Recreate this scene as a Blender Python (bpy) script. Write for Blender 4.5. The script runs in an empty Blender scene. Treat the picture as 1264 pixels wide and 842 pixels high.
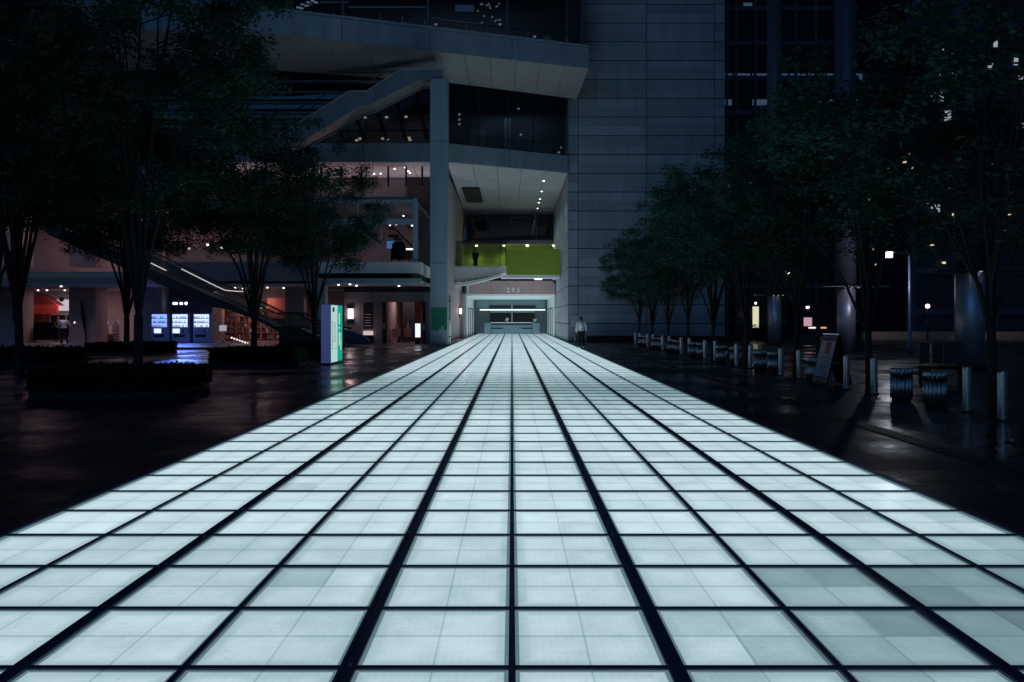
import bpy, bmesh, math, random
from mathutils import Vector, Matrix
R = math.radians
rnd = random.Random(7)
sc = bpy.context.scene
C = sc.collection
F, HZ, EYE = 984.0, 394.0, 1.6          # focal length in photo pixels, horizon row, eye height


def at(px, py, Y):
    return Vector(((px - 632.0) / F * Y, Y, EYE - (py - HZ) / F * Y))


def ax(px, Y):
    return (px - 632.0) / F * Y


def az(py, Y):
    return EYE - (py - HZ) / F * Y


# ------------------------------------------------------------------ materials
def new_mat(name):
    m = bpy.data.materials.new(name)
    m.use_nodes = True
    nt = m.node_tree
    nt.nodes.clear()
    out = nt.nodes.new('ShaderNodeOutputMaterial')
    return m, nt, out


def N(nt, t, **kw):
    n = nt.nodes.new(t)
    for k, v in kw.items():
        setattr(n, k, v)
    return n


def surf(name, col, rough=.7, metal=0., var=.18, scale=1.5, bump=.15, bscale=30., spec=.5, detail=6, streak=0., board=0.):
    """A Principled surface whose own colour and gloss wander a little (stains, wear)."""
    m, nt, out = new_mat(name)
    b = N(nt, 'ShaderNodeBsdfPrincipled')
    tc = N(nt, 'ShaderNodeTexCoord')
    n1 = N(nt, 'ShaderNodeTexNoise')
    n1.inputs['Scale'].default_value = scale
    n1.inputs['Detail'].default_value = detail
    n1.inputs['Roughness'].default_value = .62
    src = tc.outputs['Object']
    if streak:
        mp = N(nt, 'ShaderNodeMapping')
        mp.inputs['Scale'].default_value = (1, 1, streak)
        nt.links.new(src, mp.inputs[0])
        nt.links.new(mp.outputs[0], n1.inputs['Vector'])
    else:
        nt.links.new(src, n1.inputs['Vector'])
    mr = N(nt, 'ShaderNodeMapRange')
    mr.inputs[1].default_value = .3
    mr.inputs[2].default_value = .7
    mr.inputs[3].default_value = 1 - var
    mr.inputs[4].default_value = 1 + var
    nt.links.new(n1.outputs[0], mr.inputs[0])
    mx = N(nt, 'ShaderNodeVectorMath', operation='SCALE')
    mx.inputs[0].default_value = col[:3]
    if board:                                            # every board has its own tone
        ge = N(nt, 'ShaderNodeNewGeometry')
        m2 = N(nt, 'ShaderNodeMapRange')
        m2.inputs[3].default_value = 1 - board
        m2.inputs[4].default_value = 1 + board
        nt.links.new(ge.outputs['Random Per Island'], m2.inputs[0])
        mm_ = N(nt, 'ShaderNodeMath', operation='MULTIPLY')
        nt.links.new(mr.outputs[0], mm_.inputs[0])
        nt.links.new(m2.outputs[0], mm_.inputs[1])
        nt.links.new(mm_.outputs[0], mx.inputs['Scale'])
    else:
        nt.links.new(mr.outputs[0], mx.inputs['Scale'])
    nt.links.new(mx.outputs[0], b.inputs['Base Color'])
    b.inputs['Roughness'].default_value = rough
    b.inputs['Metallic'].default_value = metal
    b.inputs['Specular IOR Level'].default_value = spec
    if bump:
        n2 = N(nt, 'ShaderNodeTexNoise')
        n2.inputs['Scale'].default_value = bscale
        n2.inputs['Detail'].default_value = 4
        nt.links.new(tc.outputs['Object'], n2.inputs['Vector'])
        bp = N(nt, 'ShaderNodeBump')
        bp.inputs['Strength'].default_value = bump
        bp.inputs['Distance'].default_value = .02
        nt.links.new(n2.outputs[0], bp.inputs['Height'])
        nt.links.new(bp.outputs[0], b.inputs['Normal'])
        rr = N(nt, 'ShaderNodeMapRange')
        rr.inputs[3].default_value = max(.03, rough - .12)
        rr.inputs[4].default_value = min(1, rough + .12)
        nt.links.new(n1.outputs[0], rr.inputs[0])
        nt.links.new(rr.outputs[0], b.inputs['Roughness'])
    nt.links.new(b.outputs[0], out.inputs[0])
    return m


def glow(name, col, strength):
    m, nt, out = new_mat(name)
    e = N(nt, 'ShaderNodeEmission')
    e.inputs[0].default_value = (*col, 1)
    e.inputs[1].default_value = strength
    nt.links.new(e.outputs[0], out.inputs[0])
    return m


def glass(name, tint=(.75, .8, .82), rough=.02, ior=1.5):
    m, nt, out = new_mat(name)
    t = N(nt, 'ShaderNodeBsdfTransparent')
    t.inputs[0].default_value = (*tint, 1)
    g = N(nt, 'ShaderNodeBsdfGlossy')
    g.inputs['Roughness'].default_value = rough
    g.inputs[0].default_value = (.9, .95, 1, 1)
    lw = N(nt, 'ShaderNodeLayerWeight')
    lw.inputs[0].default_value = .5
    pw = N(nt, 'ShaderNodeMath', operation='POWER')
    nt.links.new(lw.outputs['Facing'], pw.inputs[0])
    pw.inputs[1].default_value = 5
    f0 = ((ior - 1) / (ior + 1)) ** 2
    fr = N(nt, 'ShaderNodeMath', operation='MULTIPLY_ADD')
    nt.links.new(pw.outputs[0], fr.inputs[0])
    fr.inputs[1].default_value = 1 - f0
    fr.inputs[2].default_value = f0
    mx = N(nt, 'ShaderNodeMixShader')
    nt.links.new(fr.outputs[0], mx.inputs[0])
    nt.links.new(t.outputs[0], mx.inputs[1])
    nt.links.new(g.outputs[0], mx.inputs[2])
    nt.links.new(mx.outputs[0], out.inputs[0])
    return m


def leafmat(name, col):
    m, nt, out = new_mat(name)
    tc = N(nt, 'ShaderNodeTexCoord')
    n1 = N(nt, 'ShaderNodeTexNoise')
    n1.inputs['Scale'].default_value = 2.2
    nt.links.new(tc.outputs['Object'], n1.inputs['Vector'])
    mr = N(nt, 'ShaderNodeMapRange')
    mr.inputs[1].default_value = .3
    mr.inputs[2].default_value = .7
    mr.inputs[3].default_value = .55
    mr.inputs[4].default_value = 1.5
    nt.links.new(n1.outputs[0], mr.inputs[0])
    sv = N(nt, 'ShaderNodeVectorMath', operation='SCALE')
    sv.inputs[0].default_value = col
    nt.links.new(mr.outputs[0], sv.inputs['Scale'])
    d = N(nt, 'ShaderNodeBsdfDiffuse')
    t = N(nt, 'ShaderNodeBsdfTranslucent')
    nt.links.new(sv.outputs[0], d.inputs[0])
    nt.links.new(sv.outputs[0], t.inputs[0])
    mx = N(nt, 'ShaderNodeMixShader')
    mx.inputs[0].default_value = .22
    nt.links.new(d.outputs[0], mx.inputs[1])
    nt.links.new(t.outputs[0], mx.inputs[2])
    nt.links.new(mx.outputs[0], out.inputs[0])
    return m


def wetmat(name, col, tile=(.6, .6), lo=.07, hi=.42, joint=.45, wave=.5):
    """Wet paving: slabs with joints, puddled gloss, a slow unevenness that breaks reflections up."""
    m, nt, out = new_mat(name)
    b = N(nt, 'ShaderNodeBsdfPrincipled')
    tc = N(nt, 'ShaderNodeTexCoord')
    br = N(nt, 'ShaderNodeTexBrick')
    br.offset = .5
    br.inputs['Color1'].default_value = (1, 1, 1, 1)
    br.inputs['Color2'].default_value = (.72, .72, .74, 1)
    br.inputs['Mortar'].default_value = (joint, joint, joint, 1)
    br.inputs['Scale'].default_value = 1
    br.inputs['Mortar Size'].default_value = .008
    br.inputs['Brick Width'].default_value = tile[0]
    br.inputs['Row Height'].default_value = tile[1]
    nt.links.new(tc.outputs['Object'], br.inputs['Vector'])
    n1 = N(nt, 'ShaderNodeTexNoise')
    n1.inputs['Scale'].default_value = .35
    n1.inputs['Detail'].default_value = 7
    n1.inputs['Roughness'].default_value = .6
    nt.links.new(tc.outputs['Object'], n1.inputs['Vector'])
    sv = N(nt, 'ShaderNodeMixRGB', blend_type='MULTIPLY')
    sv.inputs[0].default_value = 1
    sv.inputs[1].default_value = (*col, 1)
    nt.links.new(br.outputs[0], sv.inputs[2])
    nt.links.new(sv.outputs[0], b.inputs['Base Color'])
    mr = N(nt, 'ShaderNodeMapRange')
    mr.inputs[1].default_value = .38
    mr.inputs[2].default_value = .62
    mr.inputs[3].default_value = lo
    mr.inputs[4].default_value = hi
    nt.links.new(n1.outputs[0], mr.inputs[0])
    nt.links.new(mr.outputs[0], b.inputs['Roughness'])
    n2 = N(nt, 'ShaderNodeTexNoise')
    n2.inputs['Scale'].default_value = 2.4
    n2.inputs['Detail'].default_value = 5
    nt.links.new(tc.outputs['Object'], n2.inputs['Vector'])
    bp = N(nt, 'ShaderNodeBump')
    bp.inputs['Strength'].default_value = wave
    bp.inputs['Distance'].default_value = .03
    nt.links.new(n2.outputs[0], bp.inputs['Height'])
    bp2 = N(nt, 'ShaderNodeBump')
    bp2.inputs['Strength'].default_value = .35
    bp2.inputs['Distance'].default_value = .01
    nt.links.new(br.outputs[0], bp2.inputs['Height'])
    nt.links.new(bp.outputs[0], bp2.inputs['Normal'])
    nt.links.new(bp2.outputs[0], b.inputs['Normal'])
    b.inputs['Specular IOR Level'].default_value = .34
    nt.links.new(b.outputs[0], out.inputs[0])
    return m


def panelmat():
    """Frosted glass of the light floor: lit from the tubes below, one tone per quarter sheet, seams, sealant edge."""
    m, nt, out = new_mat('lit_glass')
    uv = N(nt, 'ShaderNodeUVMap', uv_map='UVMap')
    sp = N(nt, 'ShaderNodeSeparateXYZ')
    nt.links.new(uv.outputs[0], sp.inputs[0])

    def M(op, a, b=None, c=None):
        n = N(nt, 'ShaderNodeMath', operation=op)
        for i, v in enumerate((a, b, c)):
            if v is None:
                continue
            if isinstance(v, (int, float)):
                n.inputs[i].default_value = v
            else:
                nt.links.new(v, n.inputs[i])
        return n.outputs[0]
    u, v = sp.outputs[0], sp.outputs[1]
    du = M('ABSOLUTE', M('SUBTRACT', u, .5))
    dv = M('ABSOLUTE', M('SUBTRACT', v, .5))
    edge = M('MAXIMUM', du, dv)

    def ramp(x, a, b_, lo, hi):
        n = N(nt, 'ShaderNodeMapRange')
        n.interpolation_type = 'SMOOTHSTEP'
        nt.links.new(x, n.inputs[0])
        n.inputs[1].default_value = a
        n.inputs[2].default_value = b_
        n.inputs[3].default_value = lo
        n.inputs[4].default_value = hi
        return n.outputs[0]
    tc = N(nt, 'ShaderNodeTexCoord')
    ns = N(nt, 'ShaderNodeTexNoise')
    ns.inputs['Scale'].default_value = 1.7
    ns.inputs['Detail'].default_value = 8
    ns.inputs['Roughness'].default_value = .65
    geo = N(nt, 'ShaderNodeNewGeometry')
    nt.links.new(geo.outputs['Position'], ns.inputs['Vector'])
    n9 = N(nt, 'ShaderNodeTexNoise')
    n9.inputs['Scale'].default_value = 30
    n9.inputs['Detail'].default_value = 6
    nt.links.new(geo.outputs['Position'], n9.inputs['Vector'])
    border = M('MULTIPLY', ramp(edge, .468, .476, 1., .42), ramp(edge, .36, .46, 1.02, .95))
    dirt = M('MULTIPLY', ramp(edge, .34, .46, 0., 1.), ramp(ns.outputs[0], .42, .66, 0., .16))
    border = M('MULTIPLY', border, M('SUBTRACT', 1., dirt))
    qd = M('MAXIMUM', M('ABSOLUTE', M('SUBTRACT', du, .25)), M('ABSOLUTE', M('SUBTRACT', dv, .25)))
    border = M('MULTIPLY', border, ramp(qd, .05, .25, 1.02, .975))
    seam = M('MULTIPLY', ramp(du, .0, .013, .80, 1.), ramp(dv, .0, .022, .74, 1.))
    tubes = M('ADD', M('MULTIPLY', M('SINE', M('MULTIPLY', u, 120.)), .010), 1.0)
    tubes2 = M('ADD', M('MULTIPLY', M('SINE', M('MULTIPLY', v, 75.)), .012), 1.0)
    at_ = N(nt, 'ShaderNodeAttribute', attribute_name='tone')
    tone = at_.outputs['Fac']
    grime = ramp(ns.outputs[0], .3, .7, .90, 1.05)
    s = M('MULTIPLY', M('MULTIPLY', M('MULTIPLY', border, seam), M('MULTIPLY', tubes, tubes2)), M('MULTIPLY', tone, M('MULTIPLY', grime, ramp(n9.outputs[0], .58, .76, 1., .88))))
    mixc = N(nt, 'ShaderNodeMixRGB')
    mixc.inputs[1].default_value = (.42, .67, .73, 1)
    mixc.inputs[2].default_value = (.68, .88, .95, 1)
    nt.links.new(ramp(s, .45, 1.02, 0., 1.), mixc.inputs[0])
    b = N(nt, 'ShaderNodeBsdfPrincipled')
    b.inputs['Base Color'].default_value = (.30, .36, .36, 1)
    b.inputs['Roughness'].default_value = .22
    nt.links.new(mixc.outputs[0], b.inputs['Emission Color'])
    nt.links.new(M('MULTIPLY', s, .83), b.inputs['Emission Strength'])
    nt.links.new(b.outputs[0], out.inputs[0])
    return m


MT = {}
MT['panel'] = panelmat()
MT['frame'] = surf('walkway_metal', (.075, .115, .19), .45, .1, .3, 4, .25, 60)
MT['ground'] = wetmat('wet_paving', (.021, .042, .064), (.9, .45), .10, .5, .4, .55)
MT['terrace'] = wetmat('terrace_stone', (.28, .26, .28), (.9, .6), .18, .5, .5, .2)
MT['concrete'] = surf('fascia_concrete', (.32, .42, .49), .75, 0, .22, 1.1, .25, 25, streak=.2, board=.07)
MT['soffit'] = surf('soffit_panel', (.43, .46, .49), .7, 0, .1, .7, .06, 20, board=.06)
MT['tower'] = surf('tower_stone', (.29, .35, .40), .62, 0, .2, .9, .2, 22, streak=.18, board=.16)
MT['stairgrey'] = surf('stair_concrete', (.20, .24, .29), .75, 0, .2, 1.1, .25, 25, streak=.2)
MT['dark'] = surf('dark_recess', (.015, .017, .02), .8, 0, .2, 2, 0)
MT['darkmetal'] = surf('dark_metal', (.03, .033, .04), .4, .7, .2, 5, .1, 60)
MT['steel'] = surf('brushed_steel', (.74, .76, .78), .36, 1, .14, 9, .12, 90)
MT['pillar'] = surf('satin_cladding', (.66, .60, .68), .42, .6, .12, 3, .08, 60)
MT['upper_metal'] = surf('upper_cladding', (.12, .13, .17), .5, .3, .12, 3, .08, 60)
MT['white'] = surf('white_paint', (.72, .74, .74), .5, 0, .06, 2, .05, 40)
MT['pinkwall'] = surf('rose_stone', (.44, .35, .35), .65, 0, .12, 1.2, .1, 25)
MT['redwall'] = surf('red_wall', (.30, .07, .06), .6, 0, .15, 2, .05, 30)
MT['wood'] = surf('red_wood', (.32, .12, .075), .5, 0, .2, 3, .08, 30)
MT['bluewall'] = surf('blue_panel', (.12, .15, .28), .5, 0, .1, 2, .05, 30)
MT['greywall'] = surf('grey_wall', (.22, .22, .24), .6, 0, .12, 1.5, .08, 30)
MT['green'] = surf('green_panel', (.24, .36, .03), .6, 0, .14, 9, .15, 70)
MT['greenwall'] = surf('green_wall', (.26, .36, .09), .6, 0, .1, 2, .05, 30)
MT['glass'] = glass('window_glass')
MT['darkglass'] = glass('smoked_glass', (.52, .57, .61), .03, 1.55)
MT['railglass'] = glass('balustrade_glass', (.74, .78, .8), .02, 1.45)
MT['smokerail'] = glass('smoky_balustrade', (.62, .64, .60), .03, 1.45)
MT['bark'] = surf('bark', (.028, .03, .034), .85, 0, .35, 7, .5, 30)
MT['leaf'] = leafmat('leaf', (.034, .105, .078))
MT['hedgeleaf'] = leafmat('hedge_leaf', (.016, .032, .02))
MT['hedgelit'] = leafmat('lamplit_hedge_leaf', (.06, .26, .06))  # lamp light on the hedge end is put into this leaf colour
MT['cloth_black'] = surf('black_cloth', (.012, .012, .015), .85, 0, .2, 8, .1, 120)
MT['cloth_white'] = surf('white_cloth', (.84, .86, .90), .8, 0, .07, 8, .15, 60)
MT['skin'] = surf('skin', (.5, .33, .25), .5, 0, .06, 10, 0)
MT['hair'] = surf('hair', (.012, .01, .01), .5, 0, .2, 20, .2, 90)
MT['leather'] = surf('leather', (.015, .014, .016), .4, 0, .2, 10, .1, 60)
MT['officeglass'] = surf('office_glass', (.012, .014, .02), .12, 0, .3, .3, 0)
MT['officemetal'] = surf('office_metal', (.10, .12, .17), .45, .3, .1, 1, 0)
MT['paper'] = surf('paper', (.6, .58, .55), .7, 0, .1, 20, 0)
MT['rose'] = surf('rose_cloth', (.5, .3, .28), .8, 0, .1, 8, .1, 60)
MT['yellow'] = surf('yellow_board', (.45, .36, .10), .6, 0, .1, 8, 0)
# things that give off light
MT['lamp_pink'] = glow('lamp_pink', (1, .76, .74), 5)
MT['lamp_white'] = glow('lamp_white', (.95, .98, 1), 2.6)
MT['lamp_green'] = glow('lamp_green', (.80, 1, .40), 12)
MT['lamp_blue'] = glow('lamp_blue', (.72, .84, 1), 4)
MT['win_cool'] = glow('lit_window_cool', (.70, .85, 1), .42)
MT['win_dim'] = glow('lit_window_dim', (.12, .22, .42), .26)
MT['win_warm'] = glow('lit_window_warm', (1, .8, .55), .9)
MT['vend'] = glow('vending_light', (.22, .36, 1), 1.5)
MT['vend_white'] = glow('vending_light_white', (.52, .64, 1), 1.5)
MT['screen'] = glow('monitor_screen', (.16, .34, .8), .55)
MT['totem_pale'] = glow('totem_pale', (.58, .88, .78), .75)
MT['totem_teal'] = glow('totem_teal', (.02, .56, .42), .62)
MT['totem_side'] = surf('totem_shell', (.26, .31, .62), .45, .1, .06, 3, .03, 40)
_t = MT['totem_side'].node_tree.nodes['Principled BSDF']
_t.inputs['Emission Color'].default_value = (.26, .36, 1, 1)      # emission put into the blue side to brighten it
_t.inputs['Emission Strength'].default_value = .10
MT['totem_mark'] = glow('totem_mark', (.75, 1, .9), 1.0)
MT['easel'] = glow('lit_easel', (.72, .80, 1), 1.3)
MT['yellowsign'] = glow('lit_yellow_sign', (1, .96, .62), .72)
MT['lightbar'] = glow('light_bar', (.80, .95, 1), 1.6)
MT['number'] = surf('number_metal', (.85, .85, .88), .35, 0, .02, 5, 0)
MT['rail_light'] = glow('handrail_light', (1, .90, .90), .6)


# ------------------------------------------------------------------ mesh helpers
class MB:
    def __init__(s):
        s.v, s.f, s.sm = [], [], []

    def add(s, vs, fs, smooth=False):
        o = len(s.v)
        s.v += [tuple(v) for v in vs]
        s.f += [tuple(i + o for i in f) for f in fs]
        s.sm += [smooth] * len(fs)
        return s

    def box(s, x0, x1, y0, y1, z0, z1):
        vs = [(x, y, z) for z in (z0, z1) for y in (y0, y1) for x in (x0, x1)]
        return s.add(vs, [(0, 2, 3, 1), (4, 5, 7, 6), (0, 1, 5, 4), (2, 6, 7, 3), (0, 4, 6, 2), (1, 3, 7, 5)])

    def hexa(s, a, b, c, d, off):
        """quad a b c d (outward normal by right hand) thickened by vector off"""
        off = Vector(off)
        p = [Vector(q) for q in (a, b, c, d)]
        q = [x + off for x in p]
        return s.add(p + q, [(0, 1, 2, 3), (7, 6, 5, 4), (0, 4, 5, 1), (1, 5, 6, 2), (2, 6, 7, 3), (3, 7, 4, 0)])

    def quad(s, a, b, c, d):
        return s.add([a, b, c, d], [(0, 1, 2, 3)])

    def prism(s, pts, off):
        off = Vector(off)
        p = [Vector(q) for q in pts]
        n = len(p)
        return s.add(p + [x + off for x in p], [tuple(range(n)), tuple(range(2 * n - 1, n - 1, -1))] +
                     [(i, i + n, (i + 1) % n + n, (i + 1) % n) for i in range(n)])

    def tube(s, pts, rads, n=8, caps=True):
        pts = [Vector(p) for p in pts]
        if not hasattr(rads, '__len__'):
            rads = [rads] * len(pts)
        vs, fs = [], []
        ref = None
        for i, p in enumerate(pts):
            d = (pts[min(i + 1, len(pts) - 1)] - pts[max(i - 1, 0)])
            d = d.normalized() if d.length > 1e-9 else Vector((0, 0, 1))
            if ref is None:
                ref = Vector((1, 0, 0)) if abs(d.x) < .8 else Vector((0, 1, 0))
            u = (ref - d * ref.dot(d)).normalized()
            w = d.cross(u)
            ref = u
            for k in range(n):
                a = 2 * math.pi * k / n
                vs.append(p + (u * math.cos(a) + w * math.sin(a)) * rads[i])
        for i in range(len(pts) - 1):
            for k in range(n):
                k2 = (k + 1) % n
                fs.append((i * n + k, i * n + k2, (i + 1) * n + k2, (i + 1) * n + k))
        if caps:
            fs.append(tuple(range(n - 1, -1, -1)))
            fs.append(tuple((len(pts) - 1) * n + k for k in range(n)))
        return s.add(vs, fs, True)

    def lathe(s, prof, c=(0, 0, 0), n=24, mod=None, caps=True, smooth=True):
        vs, fs = [], []
        for (r, z) in prof:
            for k in range(n):
                a = 2 * math.pi * k / n
                rr = r * (mod(k) if mod else 1)
                vs.append((c[0] + rr * math.cos(a), c[1] + rr * math.sin(a), c[2] + z))
        for i in range(len(prof) - 1):
            for k in range(n):
                k2 = (k + 1) % n
                fs.append((i * n + k, i * n + k2, (i + 1) * n + k2, (i + 1) * n + k))
        s.add(vs, fs, smooth)
        if caps:
            o = len(s.v) - len(vs)
            s.f.append(tuple(o + k for k in range(n - 1, -1, -1)))
            s.f.append(tuple(o + (len(prof) - 1) * n + k for k in range(n)))
            s.sm += [False, False]
        return s

    def ball(s, c, r, n=12, m=8):
        if not hasattr(r, '__len__'):
            r = (r, r, r)
        vs = [(c[0], c[1], c[2] - r[2])]
        for i in range(1, m):
            t = math.pi * i / m - math.pi / 2
            for k in range(n):
                a = 2 * math.pi * k / n
                vs.append((c[0] + r[0] * math.cos(t) * math.cos(a), c[1] + r[1] * math.cos(t) * math.sin(a), c[2] + r[2] * math.sin(t)))
        vs.append((c[0], c[1], c[2] + r[2]))
        fs = [(0, 1 + (k + 1) % n, 1 + k) for k in range(n)]
        for i in range(m - 2):
            for k in range(n):
                k2 = (k + 1) % n
                fs.append((1 + i * n + k, 1 + i * n + k2, 1 + (i + 1) * n + k2, 1 + (i + 1) * n + k))
        t = len(vs) - 1
        fs += [(t, 1 + (m - 2) * n + k, 1 + (m - 2) * n + (k + 1) % n) for k in range(n)]
        return s.add(vs, fs, True)

    def clad(s, p00, p10, p11, p01, us, vs, gap=.03, thick=.05, gapv=None):
        """cladding boards over a quad with open joints; outward normal = (p10-p00) x (p01-p00)"""
        p00, p10, p11, p01 = [Vector(p) for p in (p00, p10, p11, p01)]
        n = (p10 - p00).cross(p01 - p00).normalized() * -thick

        def bl(u, v):
            return (p00 * (1 - u) + p10 * u) * (1 - v) + (p01 * (1 - u) + p11 * u) * v
        lu, lv = (p10 - p00).length, (p01 - p00).length
        gu, gv = gap / 2 / lu, (gap if gapv is None else gapv) / 2 / lv
        for i in range(len(us) - 1):
            for j in range(len(vs) - 1):
                a, b, c, d = us[i] + gu, us[i + 1] - gu, vs[j] + gv, vs[j + 1] - gv
                if b > a and d > c:
                    s.hexa(bl(a, c), bl(b, c), bl(b, d), bl(a, d), n)
        return s

    def mesh(s, name):
        me = bpy.data.meshes.new(name)
        me.from_pydata(s.v, [], s.f)
        me.polygons.foreach_set('use_smooth', s.sm)
        me.update()
        return me

    def build(s, name, mat, parent=None, loc=None):
        o = bpy.data.objects.new(name, s.mesh(name))
        if mat:
            o.data.materials.append(MT[mat] if isinstance(mat, str) else mat)
        C.objects.link(o)
        if parent:
            o.parent = parent
        if loc is not None:
            o.location = loc
        return o


def islands(mb):
    par = list(range(len(mb.v)))

    def find(a):
        while par[a] != a:
            par[a] = par[par[a]]
            a = par[a]
        return a
    for f in mb.f:
        r = find(f[0])
        for i in f[1:]:
            par[find(i)] = r
    out, maps = {}, {}
    for f, sm in zip(mb.f, mb.sm):
        k = find(f[0])
        m = out.setdefault(k, MB())
        mp = maps.setdefault(k, {})
        g_ = []
        for i in f:
            if i not in mp:
                mp[i] = len(m.v)
                m.v.append(mb.v[i])
            g_.append(mp[i])
        m.f.append(tuple(g_))
        m.sm.append(sm)
    return list(out.values())


def each(mb, name, mat, parent):
    """one part per separate piece"""
    return [m.build(name, mat, parent) for m in islands(mb)]


def lin(a, b, n):
    return [a + (b - a) * i / n for i in range(n + 1)]


def tag(o, label=None, cat=None, group=None, kind=None):
    if label:
        o['label'] = label
    if cat:
        o['category'] = cat
    if group:
        o['group'] = group
    if kind or cat:
        o['kind'] = kind or 'thing'
    return o


def thing(name, label, cat, loc=(0, 0, 0), rz=0, group=None, kind=None):
    o = bpy.data.objects.new(name, None)
    o.empty_display_size = .2
    C.objects.link(o)
    o.location = loc
    o.rotation_euler = (0, 0, rz)
    return tag(o, label, cat, group, kind)


def dup(root, loc, rz=0, label=None, group=None, scale=1.0):
    r = root.copy()
    C.objects.link(r)
    r.location = loc
    r.rotation_euler = (0, 0, rz)
    r.scale = (scale, scale, scale)
    if label:
        r['label'] = label
    if group:
        r['group'] = group
    for ch in list(root.children):
        c = ch.copy()
        C.objects.link(c)
        c.parent = r
        for g in list(ch.children):
            d = g.copy()
            C.objects.link(d)
            d.parent = c
    return r


def lamp(kind, loc, energy, col, size=.2, aim=None, spot=None, blend=.6, sizey=None):
    l = bpy.data.lights.new('lamp_light', kind)
    l.energy = energy
    l.color = col
    if kind == 'AREA':
        l.size = size
        if sizey:
            l.shape = 'RECTANGLE'
            l.size_y = sizey
    else:
        l.shadow_soft_size = size
    if spot:
        l.spot_size = spot
        l.spot_blend = blend
    o = bpy.data.objects.new('lamp_light', l)
    o.location = loc
    if aim is not None:
        o.rotation_euler = (Vector(aim) - Vector(loc)).to_track_quat('-Z', 'Y').to_euler()
    C.objects.link(o)
    return o


PINK, COOL, WARM = (1, .64, .70), (.78, .92, 1), (1, .78, .6)

# ------------------------------------------------------------------ camera, world, sun
cam = bpy.data.cameras.new('camera')
cam.sensor_width = 36
cam.lens = 36 * F / 1264
cam.shift_y = -27 / 1264
cam.clip_end = 2000
cam.clip_start = .1
co = bpy.data.objects.new('camera', cam)
co.location = (0, 0, EYE)
co.rotation_euler = (R(90), 0, 0)
C.objects.link(co)
sc.camera = co

w = bpy.data.worlds.new('World')
sc.world = w
w.use_nodes = True
wn = w.node_tree
bg = wn.nodes['Background']
sky = wn.nodes.new('ShaderNodeTexSky')
sky.sky_type = 'NISHITA'
sky.sun_disc = False
sky.sun_elevation = R(32)
sky.sun_rotation = R(202)
tint = wn.nodes.new('ShaderNodeMixRGB')
tint.blend_type = 'MULTIPLY'
tint.inputs[0].default_value = 1
tint.inputs[2].default_value = (.30, .60, 1.0, 1)
wn.links.new(sky.outputs[0], tint.inputs[1])
wn.links.new(tint.outputs[0], bg.inputs[0])
bg.inputs[1].default_value = .006
sun = bpy.data.lights.new('sun', 'SUN')
sun.energy = .14
sun.angle = R(40)
sun.color = (.10, .42, 1)
so = bpy.data.objects.new('sun', sun)
so.rotation_euler = (R(58), 0, R(-22))
C.objects.link(so)

vs_ = sc.view_settings
vs_.view_transform = 'Standard'
vs_.look = 'None'
vs_.exposure = 0
vs_.gamma = 1
sc.cycles.use_denoising = True
sc.cycles.max_bounces = 6
sc.cycles.transparent_max_bounces = 12
sc.cycles.sample_clamp_indirect = 3
sc.cycles.caustics_reflective = False
sc.cycles.caustics_refractive = False

# ------------------------------------------------------------------ ground
g = MB()
xs = [-400, -3.86, 3.86, 400]
g.quad((-400, -200, 0), (400, -200, 0), (400, 600, 0), (-400, 600, 0))
tag(g.build('ground', 'ground', loc=(0, 0, 0)), kind='structure')
for o in list(C.objects):
    if o.name == 'ground':
        o.location.z = -.012
t = MB().box(-70, -12.6, 42.5, 78, -.3, .1)
t.box(-12.6, -5.3, 50.9, 62, -.3, .02)
tag(t.build('pavement', 'terrace'), kind='structure')
d = MB()
for k in range(60):
    d.box(5.18, 5.46, -4 + k * .92, -4 + k * .92 + .9, -.05, .002)
for k in range(60):
    for q in range(3):
        d.box(5.225 + q * .075, 5.265 + q * .075, -3.95 + k * .92, -4 + k * .92 + .85, -.04, .010)
tag(d.build('drain_channel', MT['steel']), kind='structure')
MT['steel_dull'] = surf('dull_steel', (.10, .11, .12), .42, .8, .3, 3, .2, 50)
bpy.data.objects['drain_channel'].data.materials[0] = MT['steel_dull']

# ------------------------------------------------------------------ walkway of lit glass
P = .75
Y0 = 3.65 - 8 * P
NR = 122
wk = thing('walkway', 'long walkway of lit white glass squares in a black metal grid', 'walkway', kind='structure')
fr = MB()
YE = Y0 + NR * P
for k in range(-5, 6):
    hw = .039 if k % 2 else .016
    top = .0135 if k % 2 else .012
    if abs(k) == 5:
        fr.box(k * P - (.05 if k < 0 else .012), k * P + (.05 if k > 0 else .012), Y0, YE, -.06, top)
    elif k % 2:
        fr.box(k * P - hw, k * P - hw + .018, Y0, YE, -.06, top)
        fr.box(k * P + hw - .018, k * P + hw, Y0, YE, -.06, top)
        fr.box(k * P - hw + .018, k * P + hw - .018, Y0, YE, -.06, .008)
    else:
        fr.box(k * P - hw, k * P + hw, Y0, YE, -.06, top)
for j in range(NR + 1):
    y = Y0 + j * P
    fr.box(-5 * P, 5 * P, y - .018, y + .018, -.05, .0085)
fr.build('frame', 'frame', wk)
sk = MB()                                               # dull sealant strips and bolts that catch a glint
for j in range(NR + 1):
    y = Y0 + j * P
    for k in (-3, -1, 1, 3):
        if rnd.random() < .35:
            sk.ball((k * P + rnd.uniform(-.02, .02), y + rnd.uniform(-.1, .1), .009), (.012, .012, .010), 8, 4)
sk.build('bolt', 'steel', wk)


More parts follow.
